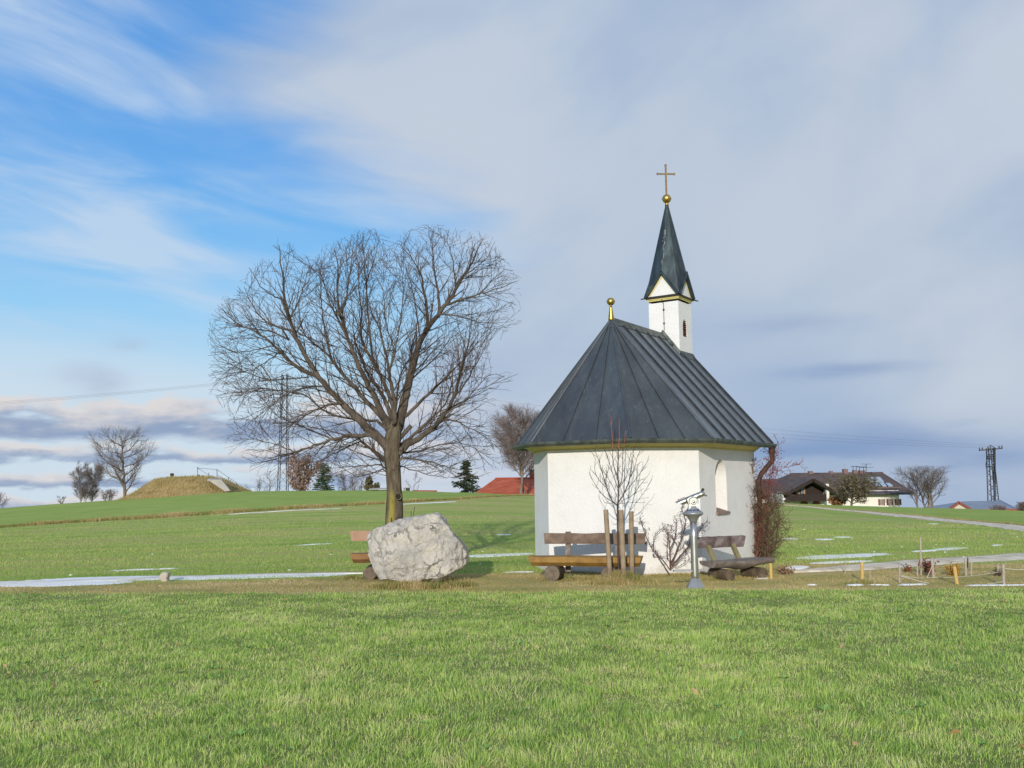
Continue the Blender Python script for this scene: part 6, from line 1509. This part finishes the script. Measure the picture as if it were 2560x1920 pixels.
def wire(a, b, sag, label):
    a = np.array(a); b = np.array(b); pts = [a + (b - a) * f - np.array([0, 0, sag * 4 * f * (1 - f)]) for f in np.linspace(0, 1, 30)]
    mb = MB(); mb.tube(pts, .008, 4); tag(mb.build('power_line', wire_m, org=a), label, 'power line', 'power lines between the masts')
lb = ['front power line from the left picture edge to the tall mast', 'middle power line from the left picture edge to the tall mast', 'rear power line from the left picture edge to the tall mast']
for i, (j, dv) in enumerate(((0, 0), (2, -2), (4, -4))):
    q = at(-1400, 1072 + dv, 96); wire(q, e1[j], 1.0 + .2 * i, lb[i])
lb = ['lowest power line passing behind the chapel to the right mast', 'middle power line passing behind the chapel to the right mast', 'uppermost power line passing behind the chapel to the right mast']
for i, j in enumerate((0, 2, 4)): wire(e1[j], e2[j], 1.6 - .25 * i, lb[i])

# ---- farmhouse
tile = mat('brown_tile', [(.075, .050, .046), (.11, .078, .070), (.15, .11, .10)], 1.2, .85, .4, 12, stretch=(1, 1, 3))
wallw = mat('farm_white', [(.74, .71, .64), (.82, .80, .73)], 1, .9)
dwood = mat('dark_boarding', [(.020, .014, .012), (.045, .030, .024)], 2, .85, .3, 20, stretch=(8, 8, 1))
glass = mat('window_glass', [(.10, .12, .14), (.22, .25, .28)], 2, .15, spec=.6)
shut = mat('red_brown_shutter', [(.17, .045, .035), (.25, .075, .055)], 3, .7)
brick = mat('chimney_brick', [(.16, .10, .085), (.24, .16, .14)], 4, .9)
panel = mat('solar_glass', [(.26, .33, .42), (.40, .48, .57)], .8, .12, spec=.8)
def farmhouse():
    d = 100.; k = d / FPX; g = on_ground(2140, d)
    t = thing('farmhouse', g, 'big white farmhouse with wide brown roof and dark balcony gable', 'house')
    A = lambda u, v, dd=0: at(u, v, d + dd)
    hb = 9.0                                             # depth from eave to ridge
    zE = A(2200, 1232)[2]; zR = A(2200, 1182, hb)[2]; zG = g[2] - 1.5
    xl, xr = A(1985, 1250)[0], A(2255.5, 1250)[0]; xe = A(2287, 1232)[0]
    xrl, xrr = A(1975, 1184, hb)[0], A(2207, 1182, hb)[0]
    w = MB(); y0, y1 = d + .75, d + 2 * hb - 1.3
    w.hexa([(xl, y0, zG), (xr, y0, zG), (xr, y1, zG), (xl, y1, zG), (xl, y0, zE + .25), (xr, y0, zE + .25), (xr, y1, zE + .25), (xl, y1, zE + .25)]); w.build('wall', wallw, t)
    r = MB(); E0 = np.array([xl - 1.2, d, zE]); E1 = np.array([xe, d, zE]); E2 = np.array([xe, d + 2 * hb, zE]); E3 = np.array([xl - 1.2, d + 2 * hb, zE]); R0 = np.array([xrl, d + hb, zR]); R1 = np.array([xrr, d + hb, zR])
    r.slab([E0, E1, R1, R0], .22); r.slab([E1, E2, R1], .22); r.slab([E2, E3, R0, R1], .22); r.slab([E3, E0, R0], .22); r.tube([R0, R1], .12, 6)
    rf = r.build('roof', tile, t)
    snow_r = MB(); f = .16; snow_r.tube([E0 * (1 - f) + R0 * f + np.array([4, -.1, .15]), E1 * (1 - f) + R1 * f + np.array([-1, -.1, .15])], .06, 5); snow_r.build('snow_guard', mat('copper_rail', [(.25, .15, .10)], rough=.6), rf)
    fg = MB(); fg.tube([E0 + np.array([0, -.1, -.12]), E1 + np.array([0, -.1, -.12])], .11, 8); fg.build('gutter', mast_m, rf)
    nr = np.cross(E1 - E0, R0 - E0); nr /= np.linalg.norm(nr); nr = nr if nr[2] > 0 else -nr
    def on_roof(u, v): return plane_hit(u, v, E0, nr)
    pn = MB(); q = [on_roof(2165, 1205), on_roof(2210, 1208), on_roof(2200, 1196), on_roof(2167, 1196)]
    pn.slab([p + nr * .18 for p in q], .14); pn.build('solar_panel', panel, rf)
    for u in (2192, 2207.5, 2223):
        sk = MB(); q = [on_roof(u - 5 + 3, 1217.5), on_roof(u + 6 + 3, 1217.5), on_roof(u + 4 - 3, 1210.5), on_roof(u - 7 - 3, 1210.5)]; sk.slab([p + nr * .16 for p in q], .12); sk.build('skylight', panel, rf)
    for i, (u, v, w_, dd) in enumerate(((2025.5, 1177.5, 10, hb), (2077, 1177.5, 8, hb), (2112.5, 1172.5, 11, hb), (2137, 1175, 10, hb), (2154, 1176, 13, hb))):
        p = A(u, v, dd); c = MB(); hw = w_ * k / 2 * 1.09; c.box((p[0], p[1], (p[2] + zR - .6) / 2), (hw * 2, hw * 2, p[2] - zR + .6)); ch = c.build('chimney', brick, rf)
        if i in (3, 4):
            cp_ = MB(); cp_.box((p[0], p[1], p[2] + .42), (hw * 2.6, hw * 2.4, .06))
            for sx in (-1, 1): cp_.box((p[0] + sx * hw * .8, p[1], p[2] + .2), (.05, .05, .4))
            cp_.build('chimney_cowl', mast_m, ch)
    an = MB(); a0 = A(2165.5, 1190, hb - 2); a1 = A(2165.5, 1160, hb - 2); an.tube([a0, a1], .04, 5)
    for zq, L in ((.0, .6), (.4, .8), (1.0, .45)): an.tube([a1 + np.array([-L, 0, -zq]), a1 + np.array([L, 0, -zq])], .02, 4)
    an.build('antenna', mast_m, rf)
    for i, u in enumerate((2183, 2207, 2230, 2246.5)):
        if i == 3: continue
        p = A(u + 7 if i else u + 16, 1255, 1.3); x = A((2198.5, 2219, 2239.5)[i], 1255, 1.3)[0]; z = A(2219, 1255, 1.3)[2]
        wn = MB(); wn.box((x, y0 - .03, z), (.34, .10, .60)); wo = wn.build('window', glass, t)
        fr = MB()
        for sx in (-.17, 0, .17): fr.box((x + sx, y0 - .09, z), (.035, .05, .62))
        for sz in (-.30, .08, .30): fr.box((x, y0 - .085, z + sz), (.38, .05, .035))
        fr.build('window_frame', mat('pale_frame', [(.5, .36, .2), (.6, .46, .3)], 4, .7), wo)
        for sx in (-1, 1):
            sh = MB(); sh.box((x + sx * .265, y0 - .05, z), (.16, .07, .66)); sh.build('shutter', shut, wo)
    # cross wing with the balcony gable facing us
    yw = d - 2.5; B = lambda u, v: at(u, v, yw)
    ap = B(2033, 1197); el = B(1966, 1232.5); er = B(2096, 1232.5); zw = B(2030, 1262)[2] - 1.2
    wl, wr = B(1968, 1250)[0], B(2074, 1250)[0]
    yb = d + hb; wm = MB(); wm.hexa([(wl, yw + 1.6, zw), (wr, yw + 1.6, zw), (wr, yb, zw), (wl, yb, zw), (wl, yw + 1.6, el[2] + .1), (wr, yw + 1.6, el[2] + .1), (wr, yb, el[2] + .1), (wl, yb, el[2] + .1)]); wm.build('wing_wall', wallw, t)
    gb = MB(); gz = el[2] - .5; gb.slab([(wl + .1, yw + 1.55, gz), (wr - .1, yw + 1.55, gz), (wr - .1, yw + 1.55, el[2] + .15), (ap[0], yw + 1.55, ap[2] - .25), (wl + .1, yw + 1.55, el[2] + .15)], .12); gb.build('gable_boarding', dwood, t)
    rr = MB(); back = np.array([0, yb - yw, 0])
    for a, b in ((el, ap), (ap, er)): rr.slab([a, b, b + back, a + back] if a is el else [a, b, b + back, a + back], .25)
    rw = rr.build('wing_roof', tile, t)
    bb = MB()
    for a, b in ((el, ap), (er, ap)): bb.bar(a + np.array([0, -.06, -.12]), b + np.array([0, -.06, -.12]), .10, .34)
    bb.build('bargeboard', dwood, rw)
    bal = MB(); z0, z1 = B(2030, 1250)[2], B(2030, 1235.5)[2]; x0, x1 = B(1969, 1240)[0], B(2071, 1240)[0]
    bal.box(((x0 + x1) / 2, yw + .35, (z0 + z1) / 2), (x1 - x0, .10, z1 - z0)); bal.box(((x0 + x1) / 2, yw + .95, z0 - .06), (x1 - x0, 1.3, .12)); bal.build('balcony', dwood, t)
    pil = MB(); pil.box((B(2072, 1245)[0], yw + .5, (zw + B(0, 1233)[2]) / 2), (.28, .6, B(0, 1233)[2] - zw)); pil.build('pillar', wallw, t)
    for x_, c_ in ((2003, 6), (2016, 7)):
        a = B(x_, 1226); wi = MB(); wi.box((a[0], yw + 1.48, a[2]), (c_ * k, .08, .72)); wo = wi.build('window', glass, t)
        cu = MB(); cu.box((a[0] + c_ * k * .75, yw + 1.44, a[2]), (.16, .08, .78)); cu.build('curtain', mat('tan_wood', [(.34, .20, .11), (.44, .28, .17)], 3, .8), wo)
    for u in (2022, 2053):
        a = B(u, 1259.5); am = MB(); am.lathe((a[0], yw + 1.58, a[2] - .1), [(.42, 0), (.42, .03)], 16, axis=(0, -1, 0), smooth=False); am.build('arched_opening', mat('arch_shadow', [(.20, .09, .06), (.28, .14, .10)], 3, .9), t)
    # long low wing at the left, partly behind the climbing bush
    yl = d + 4; D = lambda u, v: at(u, v, yl); lo = MB(); z0 = zG; p0, p1 = D(1896, 1250), D(1978, 1250); ze = D(1940, 1232)[2]; zr_ = at(1940, 1197, yl + 6)[2]
    lo.hexa([(p0[0], yl + 1, z0), (p1[0], yl + 1, z0), (p1[0], yl + 11, z0), (p0[0], yl + 11, z0), (p0[0], yl + 1, ze + .2), (p1[0], yl + 1, ze + .2), (p1[0], yl + 11, ze + .2), (p0[0], yl + 11, ze + .2)]); lo.build('side_wing_wall', wallw, t)
    l2 = MB(); a, b = np.array([p0[0] - 1, yl, ze]), np.array([p1[0] + 2, yl, ze]); c, e = np.array([p1[0] + 2, yl + 6, zr_]), np.array([p0[0] - .5, yl + 6, zr_])
    l2.slab([a, b, c, e], .22); a2, b2 = a + np.array([0, 12, 0]), b + np.array([0, 12, 0]); l2.slab([b2, a2, e, c], .22); r2 = l2.build('side_wing_roof', tile, t)
    nn = np.cross(b - a, e - a); nn /= np.linalg.norm(nn)
    dk = MB(); dk.box(((p0[0] + p1[0]) / 2, yl + .95, D(1940, 1241)[2]), (p1[0] - p0[0] - .6, .12, D(0, 1234)[2] - D(0, 1247)[2])); dk.build('dark_opening', dwood, t)
farmhouse()

# ---- other roofs beyond the crest
redtile = mat('red_roof_tile', [(.34, .065, .030), (.46, .10, .045), (.53, .14, .07)], 1.1, .85, .3, 10, stretch=(1, 1, 3))
bluetile = mat('slate_panel_roof', [(.17, .20, .26), (.26, .30, .37)], 1.0, .5, .2, 8, stretch=(.4, .4, 6))
def red_house():
    d = 84; g = on_ground(1260, d); A = lambda u, v, dd=0: at(u, v, d + dd)
    t = thing('red_roofed_house', g, 'house sunk behind the hill, only its hipped red roof showing', 'house')
    zE = A(1260, 1238)[2]; zR = A(1260, 1196, 5)[2]; xl, xr = A(1178, 1238)[0], A(1500, 1238)[0]
    w = MB(); w.hexa([(xl + 1, d + .8, g[2] - 2), (xr - 1, d + .8, g[2] - 2), (xr - 1, d + 9, g[2] - 2), (xl + 1, d + 9, g[2] - 2), (xl + 1, d + .8, zE + .1), (xr - 1, d + .8, zE + .1), (xr - 1, d + 9, zE + .1), (xl + 1, d + 9, zE + .1)]); w.build('wall', wallw, t)
    r = MB(); E = [np.array(q) for q in ((xl, d, zE), (xr, d, zE), (xr, d + 10, zE), (xl, d + 10, zE))]; R0 = np.array([A(1238, 1196, 5)[0], d + 5, zR]); R1 = np.array([xr - 3, d + 5, zR - .0])
    r.slab([E[0], E[1], R1, R0], .2); r.slab([E[1], E[2], R1], .2); r.slab([E[2], E[3], R0, R1], .2); r.slab([E[3], E[0], R0], .2); r.tube([R0, R1], .10, 6); rf = r.build('roof', redtile, t)
    c = MB(); p = A(1330, 1182, 5); c.box((p[0], p[1], p[2] - .4), (.5, .5, 1.4)); c.build('chimney', mat('red_brick', [(.30, .07, .04), (.42, .12, .07)], 4, .9), rf)
red_house()
def long_house():
    d = 112; g = on_ground(2470, d); A = lambda u, v, dd=0: at(u, v, d + dd)
    t = thing('long_farm_building', g, 'long blue grey roof with a small red gable behind the right mast', 'house')
    zE = A(2470, 1276)[2]; zR = A(2470, 1252.5, 6)[2]; xl, xr = A(2400, 1276)[0], A(2548, 1276)[0]
    w = MB(); w.hexa([(xl + .5, d + .8, g[2] - 3), (xr - 1, d + .8, g[2] - 3), (xr - 1, d + 11, g[2] - 3), (xl + .5, d + 11, g[2] - 3), (xl + .5, d + .8, zE), (xr - 1, d + .8, zE), (xr - 1, d + 11, zE), (xl + .5, d + 11, zE)]); w.build('wall', wallw, t)
    E = [np.array(q) for q in ((xl, d, zE), (xr, d, zE), (xr, d + 12, zE), (xl, d + 12, zE))]; R0 = np.array([A(2408, 1253, 6)[0], d + 6, zR]); R1 = np.array([A(2503, 1252, 6)[0], d + 6, zR])
    r = MB(); r.slab([E[0], E[1], R1, R0], .2); r.slab([E[1], E[2], R1], .2); r.slab([E[2], E[3], R0, R1], .2); r.slab([E[3], E[0], R0], .2); rf = r.build('roof', bluetile, t)
    ev = MB(); ev.bar(E[0] + np.array([0, -.1, .0]), E[1] + np.array([.2, -.1, .0]), .2, .3); ev.build('red_eave', mat('rust_red_eave', [(.26, .075, .04), (.34, .11, .06)], 2, .85), rf)
    y = d - 2; B = lambda u, v: at(u, v, y); a, b, c = B(2371, 1272), B(2396, 1254), B(2431, 1274)
    gm = MB(); gm.slab([(a[0] + .3, y - .02, a[2] - 2.5), (c[0] - .3, y - .02, c[2] - 2.5), (c[0] - .3, y - .02, c[2] - .05), (b[0], y - .02, b[2] - .2), (a[0] + .3, y - .02, a[2] - .05)], .2); gm.build('gable_wall', mat('buff_wall', [(.52, .46, .38), (.60, .54, .46)], 2, .9), t)
    gr = MB(); bk = ray(2400, 1262); bk = bk / bk[1] * 4 * np.array([1, 1, 0])
    for p, q in ((a, b), (b, c)):
        gr.slab([p, q, q + bk, p + bk], .12); gr.bar(p + np.array([0, -.1, -.12]), q + np.array([0, -.1, -.12]), .14, .30)
    gr.build('gable_roof', mat('dull_red_tile', [(.19, .060, .042), (.27, .095, .07)], 1.5, .85), t)
long_house()
def small_bits():
    d = 82; A = lambda u, v, dd=0: at(u, v, d + dd)
    p = on_ground(1017, d); t = thing('trailer', p, 'small black box trailer with a white post on the skyline', 'trailer')
    z0, z1 = A(1017, 1229)[2], A(1017, 1221)[2]; mb = MB(); mb.box((p[0], d, (z0 + z1) / 2), (.48, .6, z1 - z0 + .1)); mb.build('box', darkm, t)
    lid = MB(); lid.box((p[0], d, z1 + .07), (.52, .64, .05)); lid.build('lid', pale_wood, t)
    po = MB(); q = A(1014, 1214); po.tube([(q[0], d - .4, z0 - .2), (q[0], d - .4, q[2])], .035, 6); po.build('post', mat('white_post', [(.75, .75, .74)]), t)
    a, b = A(1026, 1228.2, 3), A(1088, 1228.8, 3); g2 = on_ground(1057, d + 3)
    t2 = thing('shed', g2, 'low shed roof of red tiles just above the skyline right of the linden trunk', 'shed'); mb = MB(); mb.slab([a + np.array([0, 0, -.25]), b + np.array([0, 0, -.25]), b + np.array([0, 2, .10]), a + np.array([0, 2, .10])], .12); mb.build('roof', redtile, t2)
    wb = MB(); wb.box(((a[0] + b[0]) / 2, a[1] + 1.1, (g2[2] + a[2] - .35) / 2 - .4), (b[0] - a[0] - .3, 1.6, a[2] - .3 - g2[2] + .8)); wb.build('wall', wallw, t2)
    a, b = A(922, 1222, 2), A(966, 1221, 2); g3 = on_ground(944, d + 2)
    t3 = thing('flat_shed', g3, 'flat grey shed roof left of the linden trunk on the skyline', 'shed'); mb = MB(); mb.slab([a, b, b + np.array([0, 2, .06]), a + np.array([0, 2, .06])], .10); mb.build('roof', conc_g, t3)
    wb = MB(); wb.box(((a[0] + b[0]) / 2, a[1] + 1.1, (g3[2] + a[2]) / 2 - .35), (b[0] - a[0] - .3, 1.6, a[2] - g3[2] + .45)); wb.build('wall', dwood, t3)
conc_g = mat('grey_roofing', [(.28, .26, .25), (.38, .36, .35)], 2, .9)
small_bits()

def shoots():
    p = at(1030, 1310, 17.6); p[2] = tz(p[0], p[1]); mb = MB()
    mb.tube(smooth_poly([p, at(1027, 1300, 17.6), at(1028, 1277, 17.6)], 8), np.linspace(.010, .005, 8), 5); mb.tube(smooth_poly([p + np.array([.03, 0, 0]), at(1031, 1298, 17.6), at(1037, 1266, 17.6)], 8), np.linspace(.010, .005, 8), 5)
    tag(mb.build('dry_stalk', sap_m, org=p), 'two thin bare stalks rising behind the boulder top', 'plant')
shoots()
